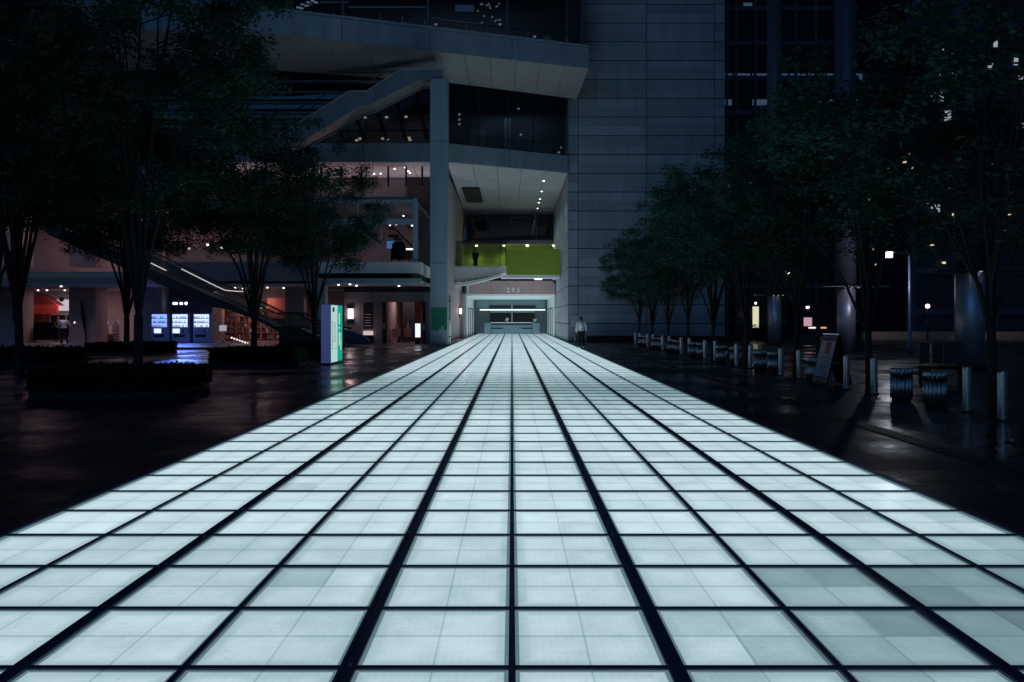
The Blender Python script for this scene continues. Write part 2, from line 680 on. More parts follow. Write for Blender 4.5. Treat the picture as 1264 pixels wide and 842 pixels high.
def tone_of(i, j):
    """glass sheets age unevenly: quarter tones of the sheet in column i (-5..4), row j"""
    y = Y0 + (j + .5) * P
    r = random.Random(i * 977 + j * 131)
    row = random.Random(j * 57 + 3)
    dip = math.exp(-((y - 18.3) / 4.0) ** 2)             # a run of older tubes
    base = (1.0 - .40 * dip) * (1 + (.16 * row.random() - .09) * (.35 + dip))
    if y < 6:
        base *= .88
    elif y > 24:
        base *= (.98 + .16 * row.random()) * min(1.2, 1 + (y - 24) * .01)
    base *= r.uniform(.96, 1.03)
    q = [base * r.uniform(.975, 1.02) for _ in range(4)]
    if i >= 2 and y < 5.3:
        q = [x * r.uniform(.50, .86) for x in q]
        if i >= 3:
            q = [x * .8 for x in q]
    elif i >= 1 and y < 4.6:
        q = [x * r.uniform(.8, .98) for x in q]
    elif i >= 3 and y < 7:
        q = [x * r.uniform(.78, .96) for x in q]
    elif r.random() < .06:
        q[r.randrange(4)] *= .88
    return q


def panel_mesh(cells, name, origin):
    vs, fs, uvs, tones = [], [], [], []
    ox, oy = origin
    for (i, j) in cells:
        q = tone_of(i, j)
        x0, y0 = i * P - ox, Y0 + j * P - oy
        for a in range(2):
            for b in range(2):
                o = len(vs)
                cs = [(a / 2, b / 2), (a / 2 + .5, b / 2), (a / 2 + .5, b / 2 + .5), (a / 2, b / 2 + .5)]
                vs += [(x0 + u * P, y0 + v * P, 0) for u, v in cs]
                fs.append((o, o + 1, o + 2, o + 3))
                hl, hr = (.039 if i % 2 else .016), (.016 if i % 2 else .039)
                uvs += [((u * P - hl) / (P - hl - hr), (v * P - .018) / (P - .036)) for u, v in cs]
                tones.append(q[a * 2 + b])
        o = len(vs)                                      # the sheet's edge and underside
        vs += [(x0 + u * P, y0 + v * P, z) for z in (0, -.02) for u, v in ((0, 0), (1, 0), (1, 1), (0, 1))]
        for a in range(4):
            fs.append((o + a, o + 4 + a, o + 4 + (a + 1) % 4, o + (a + 1) % 4))
            uvs += [(0, 0)] * 4
            tones.append(.3)
    me = bpy.data.meshes.new(name)
    me.from_pydata(vs, [], fs)
    ul = me.uv_layers.new(name='UVMap')
    ul.data.foreach_set('uv', [c for uv in uvs for c in uv])
    at_ = me.attributes.new('tone', 'FLOAT', 'FACE')
    at_.data.foreach_set('value', tones)
    me.materials.append(MT['panel'])
    return me


def in_view(i, j):
    y0 = max(Y0 + j * P, 3.52)
    y1 = Y0 + (j + 1) * P
    if y1 <= 3.55:
        return 0
    ym = (y0 + y1) / 2
    half = 632 / F * ym
    w_ = max(0, min((i + 1) * P, half) - max(i * P, -half))
    return w_ * (1 / y0 - 1 / y1) / ym


cells = [(i, j) for j in range(NR) for i in range(-5, 5)]
cells.sort(key=lambda c: -in_view(*c))
for (i, j) in cells[:100]:
    og = (i * P + P / 2, Y0 + (j + .5) * P)
    o = bpy.data.objects.new('glass_panel', panel_mesh([(i, j)], 'glass_panel', og))
    C.objects.link(o)
    o.parent = wk
    o.location = (og[0], og[1], 0)
    if sum(tone_of(i, j)) / 4 < .62:
        o['label'] = 'dimmer greyish glass panel'
o = bpy.data.objects.new('glass_panel', panel_mesh(cells[100:], 'glass_panel', (0, 0)))
C.objects.link(o)
o.parent = wk
o['kind'] = 'stuff'

# ------------------------------------------------------------------ stone tower
tw = thing('stone_tower', 'tall pale stone clad tower right of the lit walkway', 'tower', (4, 57, 0))
HT = 62.0
TX0, TX1, TY = 0.0, 11.22, 0.0
b = MB().box(.08, 11.14, .08, 33, -.5, HT)
b.build('core', 'dark', tw)
c = MB()
zz = []
z = 8.0 - 1.343 * 6 + .0
k = 0
lev = [8.0 + 1.343 * i for i in range(-5, 41)]
lev = [0] + [l for l in lev if l > .3]
us = [0, .73 / 11.22, 5.62 / 11.22, 10.46 / 11.22, 1]
for a, b_ in zip(lev[:-1], lev[1:]):
    m_ = (a + b_) / 2
    for (q0, q1, gp) in ((a + .03, m_ - .005, 0), (m_ + .005, b_ - .03, 0)):
        c.clad((0, 0, q0), (11.22, 0, q0), (11.22, 0, q1), (0, 0, q1), us, [0, 1], .05, .08, 0)
        c.clad((0, 32, q0), (0, 0, q0), (0, 0, q1), (0, 32, q1), lin(0, 1, 12), [0, 1], .03, .08, 0)
        c.clad((11.22, 0, q0), (11.22, 32, q0), (11.22, 32, q1), (11.22, 0, q1), lin(0, 1, 7), [0, 1], .03, .08, 0)
c.build('stone_cladding', 'tower', tw)
pk = MB().box(3.4 - 4 + .95, 11.0, -.9, -.25, -.05, .35)
tag(MB().box(5.3, 15.1, 55.7, 56.6, -.05, .42).build('low_wall', 'dark'), 'low dark planting bed wall along the foot of the stone tower', 'low wall')
sg = thing('wall_plaque', 'small pale plaque fixed to the front corner of the stone tower', 'plaque', (4.35, 56.99, 0))
MB().box(-.15, .42, -.03, 0, 1.05, 1.85).build('plate', 'steel', sg)
MB().box(.3, .62, -.06, -.032, .62, 1.0).build('notice', 'white', sg)
cm = thing('security_camera', 'small white security camera on the tower side wall above the entrance', 'camera', (3.98, 70, 4.75))
MB().tube([(0, 0, .45), (-.22, 0, .45)], .04).build('bracket', 'white', cm)
MB().box(-.42, -.14, -.3, .12, .3, .58).build('housing', 'white', cm)
MB().ball((-.28, -.15, .12), .15, 12, 8).build('dome', 'darkmetal', cm)

# ------------------------------------------------------------------ podium building with the cantilevered decks
pb = thing('podium_building', 'grey concrete building with stacked overhanging decks left of the tower', 'building', (0, 0, 0))


def wall_poly(mb, pts, z0, z1, seams, gap=.04, th=.25, back=True):
    """upright cladding along a plan polyline running left to right, facing the camera"""
    for i in range(len(pts) - 1):
        a, b_ = pts[i], pts[i + 1]
        mb.clad((a[0], a[1], z0), (b_[0], b_[1], z0), (b_[0], b_[1], z1), (a[0], a[1], z1), seams[i], [0, 1], gap, th)


# --- upper deck
FA = [(-46, 47), (-15.6, 47), (5.2, 54)]
m = MB()
wall_poly(m, FA, 18.6, 20.0, [lin(0, 1, 6), lin(0, 1, 4)])
m.build('upper_fascia', 'concrete', pb)
m = MB()
for i in range(2):
    a, b_ = Vector((*FA[i], 0)), Vector((*FA[i + 1], 0))
    n = Vector((b_.y - a.y, -(b_.x - a.x), 0)).normalized()
    for (z0, z1, o0, o1) in ((20.004, 20.14, .09, -.45), ):
        m.hexa(a + n * o0 + Vector((0, 0, z0)), b_ + n * o0 + Vector((0, 0, z0)), b_ + n * o0 + Vector((0, 0, z1)), a + n * o0 + Vector((0, 0, z1)), n * (o1 - o0))
m.build('coping', 'concrete', pb)
SB = [(-46, 50.3, 17.3), (-15.2, 50.3, 17.3), (-4.3, 52.9, 17.3), (4.6, 56.9, 17.3)]
FF = [(-46, 47, 18.6), (-15.6, 47, 18.6), (-4.7, 50.67, 18.6), (5.2, 54, 18.6)]
m = MB()
for i, n in ((0, 12), (1, 5), (2, 6)):
    m.clad(SB[i], SB[i + 1], FF[i + 1], FF[i], lin(0, 1, n), [0, 1], .03, .06)
m.build('upper_soffit', 'soffit', pb)
m = MB()                                                # dark structure inside the deck
m.prism([(-46, 47.27, 18.5), (-15.6, 47.27, 18.5), (5.0, 54.2, 18.5), (4.55, 57, 18.5), (-46, 62, 18.5)], (0, 0, 1.45))
m.prism([(-46, 50.4, 17.35), (-15.2, 50.4, 17.35), (-4.3, 53.0, 17.35), (3.9, 56.7, 17.35), (3.9, 62, 17.35), (-46, 62, 17.35)], (0, 0, .3))
m.build('deck_slab', 'dark', pb)
m = MB().prism([(5.2, 54.0, 20.0), (5.2, 54.0, 18.6), (4.6, 56.92, 17.3), (4.6, 56.98, 20.0)], (-.12, 0, 0))
m.build('end_panel', 'concrete', pb)
# glazing of the upper deck
GA = [(-46, 47.55), (-15.5, 47.55), (4.75, 54.35)]
for i in range(2):
    a, b_ = GA[i], GA[i + 1]
    gl = MB().hexa((a[0], a[1], 20.14), (b_[0], b_[1], 20.14), (b_[0], b_[1], 26), (a[0], a[1], 26), (0, .03, 0)).build('glass_wall', 'darkglass', pb)
    mm = MB()
    for u in (lin(0, 1, 6) if i == 0 else lin(0, 1, 4)):
        x, y = a[0] + (b_[0] - a[0]) * u, a[1] + (b_[1] - a[1]) * u
        mm.box(x - .06, x + .06, y - .08, y + .10, 20.14, 26)
    each(mm, 'mullion', 'officemetal', gl)
gl = MB().hexa((4.78, 54.4, 20.14), (4.62, 57, 20.14), (4.62, 57, 26), (4.78, 54.4, 26), (-.03, 0, 0)).build('glass_wall', 'darkglass', pb)
m = MB().box(-46, 4.5, 61, 61.3, 20, 26.0)
m.box(-46, 4.5, 48, 61, 26.0, 26.4)
m.build('upper_room', 'greywall', pb)
m = MB()                                                # glowing dots stand in for lit windows mirrored in the upper glass
rr = random.Random(4)
for (px, py) in [(373, 5), (380, 3), (386, 1), (368, 9), (372, 10), (378, 7), (383, 5), (390, 3)]:
    p = at(px, py, 52)
    m.box(p.x - .12, p.x + .12, 52, 52.05, p.z - .05, p.z + .05)
for k in range(16):
    px, py = rr.uniform(588, 620), rr.uniform(2, 30)
    p = at(px, py, 58)
    m.box(p.x - .05, p.x + .05, 58, 58.05, p.z - .04, p.z + .04)
for (px, py) in [(538, 30), (617, 30), (660, 45)]:
    p = at(px, py, 58)
    m.box(p.x - .1, p.x + .1, 58, 58.05, p.z - .06, p.z + .06)
each(m, 'ceiling_lamp_or_glint', 'win_cool', pb)
m = MB()
for (x0, x1, py, dy) in ((395, 430, 2, 1.2), (430, 525, 8, 1.2), (562, 585, 6, 8)):
    a, b_ = at(x0, py, 53.5), at(x1, py, 53.5)
    m.box(a.x, b_.x, 53.5, 53.55, a.z - dy / F * 53.5, a.z)
each(m, 'light_strip', 'win_dim', pb)

lamp('AREA', (-4, 55.5, 25.8), 130, (.5, .7, 1), 9, aim=(-4, 56, 0), sizey=3)  # added lamp, brightens the dark glass of the upper deck
lamp('AREA', (-9, 57.5, 17.2), 22, (1, .8, .85), 8, aim=(-9, 58, 0), sizey=2)
lamp('AREA', (0, 58.8, 17.2), 22, (.5, .75, 1), 5, aim=(0, 58.8, 0), sizey=1.5)
MB().tube([(-30, 48.3, 21.1), (-15.6, 48.3, 21.1), (4.2, 54.9, 21.1)], .04, 8).build('handrail', 'steel', pb)
for u in lin(.02, .98, 14):
    MB().tube([(-15.6 + 19.8 * u, 48.3 + 6.6 * u, 20.0), (-15.6 + 19.8 * u, 48.3 + 6.6 * u, 21.1)], .025, 6).build('baluster', 'steel', pb)
for x, w_, h_ in ((-9.5, 1.6, 2.2), (-5.5, .9, 2.6), (-1.2, 2.0, 1.5), (2.2, .7, 2.4)):
    MB().box(x, x + w_, 58.6, 58.9, 20.0, 20.0 + h_).build('room_partition', 'soffit', pb)
for x, w_, h_ in ((-3.1, 1.1, 2.6), (-.6, .5, 3.4), (1.5, 1.4, 1.3)):
    MB().box(x, x + w_, 59.6, 59.9, 13.2, 13.2 + h_).build('room_partition', 'soffit', pb)
MB().tube([(-4.1, 54.3, 14.25), (3.7, 57.6, 14.25)], .035, 8).build('handrail', 'steel', pb)
# --- middle storey: louvres, stair, glass
m = MB()
for py, pe in ((88, 544), (101, 472), (114, 450), (127, 412), (140, 392), (152, 372), (165, 352)):
    z = az(py, 51)
    m.box(-30, ax(pe, 51), 50.85, 51.25, z - .05, z + .04)
each(m, 'louvre', 'stairgrey', pb)

m = MB()
for (x0, y0, x1, y1) in ((430, 89, 410, 103), (475, 89, 445, 108), (432, 102, 360, 138), (395, 125, 365, 150)):
    m.tube([at(x0, y0, 51.5), at(x1, y1, 51.5)], .035, 6)
each(m, 'brace', 'officemetal', pb)
MB().box(-46, 4, 60.5, 60.8, 13.2, 17.3).build('room_wall', 'greywall', pb)
# outdoor stair parapet with landing
top = [(546, 86.5), (495, 87.2), (453, 113.7), (432, 113.7), (340, 171)]
bot = [(340, 192), (410, 153), (441, 134), (457, 130), (519, 98.5), (546.5, 99)]
for (yy, th, nm) in ((48.5, .16, 'stair_parapet'), (50.3, .14, 'stair_parapet')):
    MB().prism([at(x, y, 48.6) + Vector((0, yy - 48.6, 0)) for x, y in reversed(top + bot)], (0, th, 0)).build(nm, 'stairgrey', pb)
st = MB()
und = [(340, 190), (410, 151), (441, 132), (457, 128), (519, 96.8), (546.3, 96.8)]
for (a, b_) in zip(und[:-1], und[1:]):
    p, q = at(*a, 48.6), at(*b_, 48.6)
    st.hexa((p.x, 48.68, p.z), (q.x, 48.68, q.z), (q.x, 50.28, q.z), (p.x, 50.28, p.z), (0, 0, .22))
st.build('stair_flight', 'greywall', pb)
cp = MB()
for (a, b_) in zip(top[:-1], top[1:]):
    p, q = at(*a, 48.6), at(*b_, 48.6)
    cp.hexa((q.x, 48.44, q.z + .003), (p.x, 48.44, p.z + .003), (p.x, 48.44, p.z + .06), (q.x, 48.44, q.z + .06), (0, .3, 0))
cp.build('stair_coping', 'soffit', pb)
# sloping glazing under the stair and its leaning mullions
MB().box(-30, -4.4, 53.2, 53.24, 13.2, 17.3).build('glass_wall', 'darkglass', pb)
m = MB()
for (x0, y0, x1, y1) in ((512, 108, 527, 172), (488, 120, 500, 172), (462, 130, 478, 172), (436, 138, 450, 172), (412, 150, 424, 172), (390, 163, 398, 173)):
    a, b_ = at(x0, y0, 53.0), at(x1, y1, 53.0)
    m.tube([a, b_], .10, 4)
for px in (430, 452, 470):
    m.tube([at(px, 140, 53.1), at(px, 173, 53.1)], .03, 4)
a, b_ = at(395, 161, 53.1), at(530, 161, 53.1)
m.box(a.x, b_.x, 53.05, 53.15, a.z - .05, a.z + .05)
each(m, 'mullion', 'darkmetal', pb)
m = MB()
for (px, py) in ((431, 145), (451, 145), (477, 144.5), (501, 144), (444, 171), (472, 171), (505, 170), (478, 171.5), (506, 172.5), (440, 173)):
    p = at(px, py, 58)
    m.box(p.x - .1, p.x + .1, 58, 58.1, p.z - .06, p.z + .06)
each(m, 'ceiling_lamp_or_glint', 'win_warm', pb)
for (px, py) in ((826, 350),):
    pass
gl = MB().hexa((-4.2, 53.1, 13.2), (3.95, 56.75, 13.2), (3.95, 56.75, 17.3), (-4.2, 53.1, 17.3), (0, .03, 0)).build('glass_wall', 'darkglass', pb)
m = MB()
for u in (.0, .24, .48, .70, .95):
    x, y = -4.2 + 8.15 * u, 53.1 + 3.65 * u
    m.box(x - .03, x + .03, y - .05, y - .005, 13.2, 17.28)
each(m, 'mullion', 'darkmetal', gl)
m = MB()
for (px, py) in ((594, 124), (567, 141), (567, 147.5), (567, 153), (643, 166), (693, 182), (690, 188), (641, 128), (640, 134)):
    p = at(px, py, 59.5)
    m.box(p.x - .08, p.x + .08, 59.5, 59.6, p.z - .06, p.z + .06)
each(m, 'ceiling_lamp_or_glint', 'win_cool', pb)

# --- lower deck
FL = [(-46, 52.4), (-4.3, 52.5), (3.96, 56.5)]
m = MB()
wall_poly(m, FL, 11.95, 13.2, [[0] + [1 - d / 41.7 for d in (37, 32, 27, 22.2, 16.4, 10.9, 5.5)] + [1], [0, .5, 1]])
m.build('lower_fascia', 'concrete', pb)
m = MB().prism([(-46, 52.7, 12.02), (-4.3, 52.8, 12.02), (3.9, 56.75, 12.02), (3.9, 90, 12.02), (-46, 90, 12.02)], (0, 0, 1.1))
m.build('deck_slab', 'dark', pb)
m = MB()
m.clad((-46, 58.5, 11.95), (-4.6, 58.5, 11.95), (-4.3, 52.55, 11.95), (-46, 52.45, 11.95), lin(0, 1, 18), [0, .5, 1], .03, .06)
m.clad((-4.6, 77, 11.95), (3.95, 77, 11.95), (3.95, 56.6, 11.95), (-4.3, 52.6, 11.95), lin(0, 1, 5), lin(0, 1, 7), .03, .06)
lower_soffit = m.build('lower_soffit', 'soffit', pb)
for (px, py, wv) in [(671, 223, .2), (668.5, 236, .16), (666.5, 245.5, .16), (665, 250, .16), (663.5, 257, .16)]:
    Y = (11.95 - EYE) * F / (HZ - py)
    MB().lathe([(wv * .45, 11.90), (wv * .45, 11.945)], (ax(px, Y), Y, 0), 14).build('downlight', 'lamp_white', pb)
    lamp('SPOT', (ax(px, Y), Y, 11.86), 170, (.82, .88, 1), .1, aim=(ax(px, Y), Y, 0), spot=R(110), blend=.8)
for (px, py) in [(446, 212), (462, 214.5), (470, 214), (500, 206.5), (504, 211), (506, 213), (487, 208)]:
    Y = (11.95 - EYE) * F / (HZ - py)
    MB().lathe([(.055, 11.90), (.055, 11.945)], (ax(px, Y), Y, 0), 12).build('downlight', 'lamp_pink', pb)
a, b_ = at(570, 233, 63.3), at(594, 250, 70.7)
MB().box(-3.95, -2.55, 62.4, 69.8, 11.80, 11.93).build('dark_opening', 'dark', pb)  # dark box stands in for the dark hole in the soffit

# --- front column
co_ = MB()
for (z0, z1) in ((0, 5.0), (5.03, 12.4), (12.43, 16.2)):
    co_.box(-4.97, -3.92, 48.4, 49.5, z0, z1)
co_.build('column', 'concrete', pb)
MB().box(-4.9, -3.99, 48.47, 49.43, .0, 16.19).build('column_core', 'dark', pb)
po = thing('green_poster', 'green notice sheet wrapped on the front column beside the walkway', 'poster', (-4.95, 48.385, 0))
MB().prism([(.05, 0, 2.3), (.05, 0, .9), (.5, 0, .9), (.5, 0, 1.0), (.65, 0, 1.0), (.65, 0, 1.2), (.8, 0, 1.2), (.8, 0, .95), (1.0, 0, .95), (1.0, 0, 2.3)], (0, .012, 0)).build('sheet', surf('poster_green', (.01, .22, .12), .5, 0, .3, 3, 0), po)
pp = thing('drain_pipe', 'slim pale pipe standing against the right side of the front column', 'pipe', (-3.82, 48.9, 0))
MB().tube([(0, 0, 0), (0, 0, 3.1)], .045, 10).build('pipe', 'steel', pp)
m = MB()
for z in (.5, 1.6, 2.7):
    m.box(-.1, .06, -.06, .06, z, z + .04)
each(m, 'clamp', 'darkmetal', pp)

# --- passage beyond the column
PW = -4.6
m = MB()
m.clad((PW, 58, .0), (PW, 77, .0), (PW, 77, 12), (PW, 58, 12), lin(0, 1, 4), [0, .33, .66, 1], .03, .1)
m.build('side_wall', 'pinkwall', pb)
MB().box(-7.6, PW - .12, 58.1, 77, 0, 12).build('wall_core', 'dark', pb)
MB().box(PW + .001, PW + .35, 70.0, 73, 0, 3.85).build('pier', 'greywall', pb)
m = MB().box(-4.58, 3.95, 77, 77.3, 8.9, 9.25)
m.box(-4.58, 3.95, 77, 77.3, 11.75, 11.94)
each(m, 'window_sill', 'greywall', pb)
gl = MB().box(-4.5, 3.95, 77.1, 77.13, 9.25, 11.75).build('glass_wall', 'darkglass', pb)
m = MB()
for px in (575, 602, 631, 662, 683):
    x = ax(px, 77)
    m.box(x - .03, x + .03, 77.02, 77.14, 9.25, 11.75)
each(m, 'mullion', 'officemetal', gl)
MB().box(-4.6, 3.95, 82, 82.2, 9, 12).build('room_wall', 'dark', pb)
wl = thing('wall_lamp', 'lit pink wall lamp on the side wall left of the entrance portal', 'wall lamp', (PW + .02, 68.6, 2.2))
MB().box(0, .06, -.12, .12, -.45, .55).build('back_plate', 'darkmetal', wl)
MB().box(.06, .26, -.11, .11, -.15, .32).build('shade', glow('wall_lamp_glow', (1, .70, .66), 3), wl)
lamp('POINT', (PW + .55, 68.4, 2.3), 14, PINK, .15)

# --- green footbridge
fb = thing('footbridge', 'footbridge with a lime green parapet crossing above the entrance', 'footbridge', (0, 65, 0))
MB().box(PW + .01, 3.94, 0.1, 11.9, 5.55, 5.95).build('deck', 'white', fb)
MB().box(-.46, 3.94, -.06, .06, 5.2, 7.28).build('green_parapet', 'green', fb)
MB().box(-.9, 3.9, -.02, 2.0, 4.98, 5.16).build('edge_beam', 'white', fb)
MB().box(PW + .01, 3.94, 11.75, 11.95, 5.95, 8.88).build('back_wall', 'greenwall', fb)
gl = MB().box(PW + .02, -.5, -.012, .012, 5.96, 7.85).build('balustrade', 'smokerail', fb)
MB().box(PW + .02, -.35, -.03, .03, 7.86, 7.94).build('handrail', 'darkmetal', fb)
m = MB()
for x in (-3.1, -.95, -.5):
    m.box(x - .03, x + .03, .02, .08, 5.96, 7.86)
each(m, 'post', 'darkmetal', gl)
shape = [(551, 329), (617, 329.5), (617, 328.5), (625, 328.5), (625, 336.5), (616, 338.5), (594, 343), (551, 350)]
MB().prism([at(x, y, 64.4) for x, y in reversed(shape)], (0, .5, 0)).build('wing', 'white', fb)
shape = [(551, 351.2), (575, 347.6), (596, 343.8), (617, 339), (621, 340.5), (600, 346), (580, 351), (551, 354.5)]
MB().prism([at(x, y, 64.0) for x, y in reversed(shape)], (0, 1.2, 0)).build('rib', 'white', fb)
a = ax(577.5, 64.5)
MB().box(a - .1, a + .1, 64.3 - 65, 64.5 - 65, 3.5, 4.4).build('hanger', 'white', fb)
for o in fb.children:
    if o.name.split('.')[0] in ('wing', 'rib'):
        o.location = (0, -65, 0)
for px in (588, 622, 651, 684):
    x = ax(px, 75.5)
    MB().lathe([(.11, 8.52), (.11, 8.62)], (x, 10.7, 0), 12).build('ceiling_lamp_or_glint', 'lamp_green', fb)
    lamp('SPOT', (x, 75.6, 8.45), 150 if px > 640 else 120, (.86, 1, .42), .1, aim=(x, 76.3, 6), spot=R(115), blend=.9)
MB().box(PW + .01, 3.94, 9.6, 11.74, 8.64, 8.86).build('ceiling', 'greywall', fb)

# --- entrance portal
PY = 73.0
m = MB()
m.clad((-4.2, PY, 3.9), (3.94, PY, 3.9), (3.94, PY, 5.12), (-4.2, PY, 5.12), [0, .285, 1], [0, 1], .03, .3)
m.build('portal_header', 'pinkwall', pb)
MB().box(-4.2, 3.94, PY + .31, 76.9, 4.0, 5.5).build('wall_core', 'dark', pb)
m = MB().box(-4.3, 3.94, PY - .04, 87.5, 3.72, 3.895)
pc = m.build('portal_ceiling', 'white', pb)
MT['ceiling_glow'] = surf('ceiling_added_glow', (.7, .74, .74), .5, 0, .04, 2, 0)
_b = MT['ceiling_glow'].node_tree.nodes['Principled BSDF']
_b.inputs['Emission Color'].default_value = (.62, .9, .95, 1)
_b.inputs['Emission Strength'].default_value = .10  # emission put into the ceiling colour to brighten the portal
pc.data.materials[0] = MT['ceiling_glow']
m = MB().box(-4.36, -4.16, PY - .04, 87.5, 0, 3.70)
m.build('portal_wall', 'white', pb)
m = MB().box(3.86, 3.98, PY - .04, 87.5, 0, 3.70)
m.build('portal_wall', 'white', pb)
m = MB()
for y in (76, 79.5, 83):
    m.box(3.80, 3.858, y, y + .12, 0, 2.6)
    m.box(-4.158, -4.1, y, y + .12, 0, 2.6)
m.box(3.81, 3.858, 75.9, 86, 2.6, 2.7)
m.box(-4.158, -4.11, 75.9, 86, 2.6, 2.7)
each(m, 'door_frame', 'darkmetal', pb)
bw = MB().box(-4.2, 3.9, 87.3, 87.6, 0, 3.71)
bw.build('back_wall', surf('dark_teal_wall', (.07, .10, .12), .4, 0, .1, 2, .05, 30), pb)
MT['tealwall'] = surf('teal_panel', (.15, .24, .28), .4, 0, .1, 2, .05, 30)
MB().box(-3.9, 3.6, 87.22, 87.28, 2.85, 3.68).build('wall_panel', 'tealwall', pb)
m = MB()
for (x0, x1) in ((-2.5, -.03), (.03, 2.6)):
    m.box(x0, x1, 87.1, 87.2, 2.75, 3.1)
    m.box(x0 + .1, x1 - .1, 87.1, 87.2, 1.3, 2.3)
each(m, 'screen_wall', 'dark', pb)
MB().box(-.035, .035, 87.02, 87.08, 1.2, 3.2).build('mullion', 'steel', pb)
MB().box(-3.5, 3.6, 86.5, 86.7, 2.55, 2.67).build('light_bar', 'lightbar', pb)
MB().box(-2.4, 2.5, 86.6, 86.9, 2.3, 2.54).build('canopy', 'tealwall', pb)
MB().box(1.9, 2.5, 66.6, 66.8, 4.90, 4.96).build('downlight', 'lamp_pink', pb)
lamp('SPOT', (2.2, 66.9, 4.86), 110, PINK, .1, aim=(2.6, 73, 4.3), spot=R(120), blend=.9)
# the house number
cu = bpy.data.curves.new('house_number', 'FONT')
cu.body = '295'
cu.size = .60
cu.space_character = 1.55
cu.extrude = .03
cu.offset = .012
cu.align_x = 'CENTER'
to = bpy.data.objects.new('house_number', cu)
C.objects.link(to)
bpy.context.view_layer.update()
me = bpy.data.meshes.new_from_object(to.evaluated_get(bpy.context.evaluated_depsgraph_get()))
bpy.data.objects.remove(to)
nb_ = MB()
nb_.add([v.co for v in me.vertices], [tuple(p.vertices) for p in me.polygons])
bpy.data.meshes.remove(me)
for ho in each(nb_, 'digit', 'number', pb):
    ho.location = (ax(633.5, PY), PY - .06, az(360.8, PY))
    ho.rotation_euler = (R(90), 0, 0)
# reception desk
rd = thing('reception_desk', 'long pale reception desk at the far end of the lit walkway', 'desk', (0, 85.4, 0))
MB().box(-2.95, -2.25, 0, .8, 0, 1.2).build('end_block', 'tealwall', rd)
MB().box(2.2, 2.95, 0, .8, 0, 1.2).build('end_block', 'tealwall', rd)
MB().box(-2.24, 2.19, .15, .7, 0, .95).build('counter', 'tealwall', rd)
MB().box(-2.26, 2.21, .05, .8, 1.18, 1.26).build('counter_top', 'white', rd)
m = MB().box(-2.24, -1.0, .12, .14, .55, .68).box(1.0, 2.19, .12, .14, .55, .68)
each(m, 'slot', 'dark', rd)
for (x, r, s_) in ((-.5, 7, 'white'), (2.45, 9, 'yellow')):
    fl = thing('flower_vase', 'white flower arrangement standing ' + ('in the middle of the reception desk' if x < 0 else 'on the right end of the reception desk'), 'flowers', (x, 85.6, 1.262 if x < 0 else 1.2))
    MB().lathe([(.05, 0), (.07, .12), (.04, .2)], n=12).build('vase', 'steel', fl)
    m = MB()
    q = random.Random(r)
    for k in range(14):
        p = (q.uniform(-.18, .18), q.uniform(-.1, .1), q.uniform(.22, .45))
        m.ball(p, .05, 6, 4)
        m.tube([(0, 0, .15), p], .008, 4)
    m.build('blossom', 'white', fl)

# --- raised cafe box with glass, second floor
cx0, cx1, cy0, cy1 = -11.6, -5.45, 47.0, 56
m = MB()
m.box(cx0, cx1, cy0, cy1, 4.5, 4.92)
m.box(-11.6, cx1 + .12, cy0 - .15, cy0 - .003, 4.30, 4.96)
m.box(cx1 + .003, cx1 + .12, cy0, cy1, 4.30, 4.96)
m.build('balcony_slab', 'white', pb)
MB().box(-22, cx0 - .02, 50.6, cy1, 4.0, 5.25).build('slab_edge', 'greywall', pb)
MB().box(-46, -22.02, 47.5, cy1, 3.74, 4.10).build('slab_edge', 'pinkwall', pb)
MB().box(cx0, cx1 - .5, cy0 + .5, cy1, 4.0, 4.496).build('slab_underside', 'dark', pb)
gl = MB().box(cx0, cx1 - .35, cy0 + .3, cy0 + .33, 4.97, 8.55).build('glass_wall', 'glass', pb)
m = MB().box(cx1 - .42, cx1 - .16, cy0 + .22, cy0 + .40, 4.97, 8.75)
m.box(cx0, cx1 - .421, cy0 + .24, cy0 + .38, 8.52, 8.68)
m.box(cx0, cx1 - .43, cy0 + .27, cy0 + .299, 7.2, 7.55)
for px in (408, 442, 471):
    x = ax(px, 47.3)
    m.box(x - .03, x + .03, cy0 + .24, cy0 + .295, 4.97, 8.5)
each(m, 'mullion', 'concrete', gl)
gl = MB().box(cx1 - .3, cx1 - .27, cy0 + .45, cy1, 4.97, 8.55).build('glass_wall', 'glass', pb)
m = MB()
for y in (49, 51, 53, 55):
    m.box(cx1 - .33, cx1 - .24, y - .03, y + .03, 4.97, 8.55)
m.box(cx1 - .34, cx1 - .23, cy0 + .41, cy1, 8.56, 8.68)
each(m, 'mullion', 'officemetal', gl)
m = MB().box(-46, cx1 - .5, 56.0, 56.2, 4.93, 8.9)
m.build('cafe_back_wall', 'pinkwall', pb)
m = MB()
for (px, py, w_, h_) in ((476, 277, 5, 1.5), (505, 277, 8, 2), (508, 281, 10, 1), (483, 282, 5, 3), (485, 291, 12, 3), (461, 290, 9, 2), (491, 295, 10, 2), (515, 290, 8, 12)):
    p = at(px, py, 55.8)
    m.box(p.x - w_ / F * 28, p.x + w_ / F * 28, 55.85, 55.98, p.z - h_ / F * 28, p.z + h_ / F * 28)
each(m, 'shelf', 'dark', pb)
m = MB().box(cx0, cx1 - .5, 47.6, 55.9, 8.72, 8.9).box(-46, cx0 - .01, 50.9, 55.9, 8.72, 8.9)
m.build('cafe_ceiling', 'greywall', pb)
for (x0, x1) in ((450, 512), (408, 470)):
    m = MB().tube([at(x0 if x0 != 450 else 465, 258, 51), at(x1, 308 if x0 == 450 else 300, 51)], .06, 6)
    each(m, 'brace', 'darkmetal', pb)
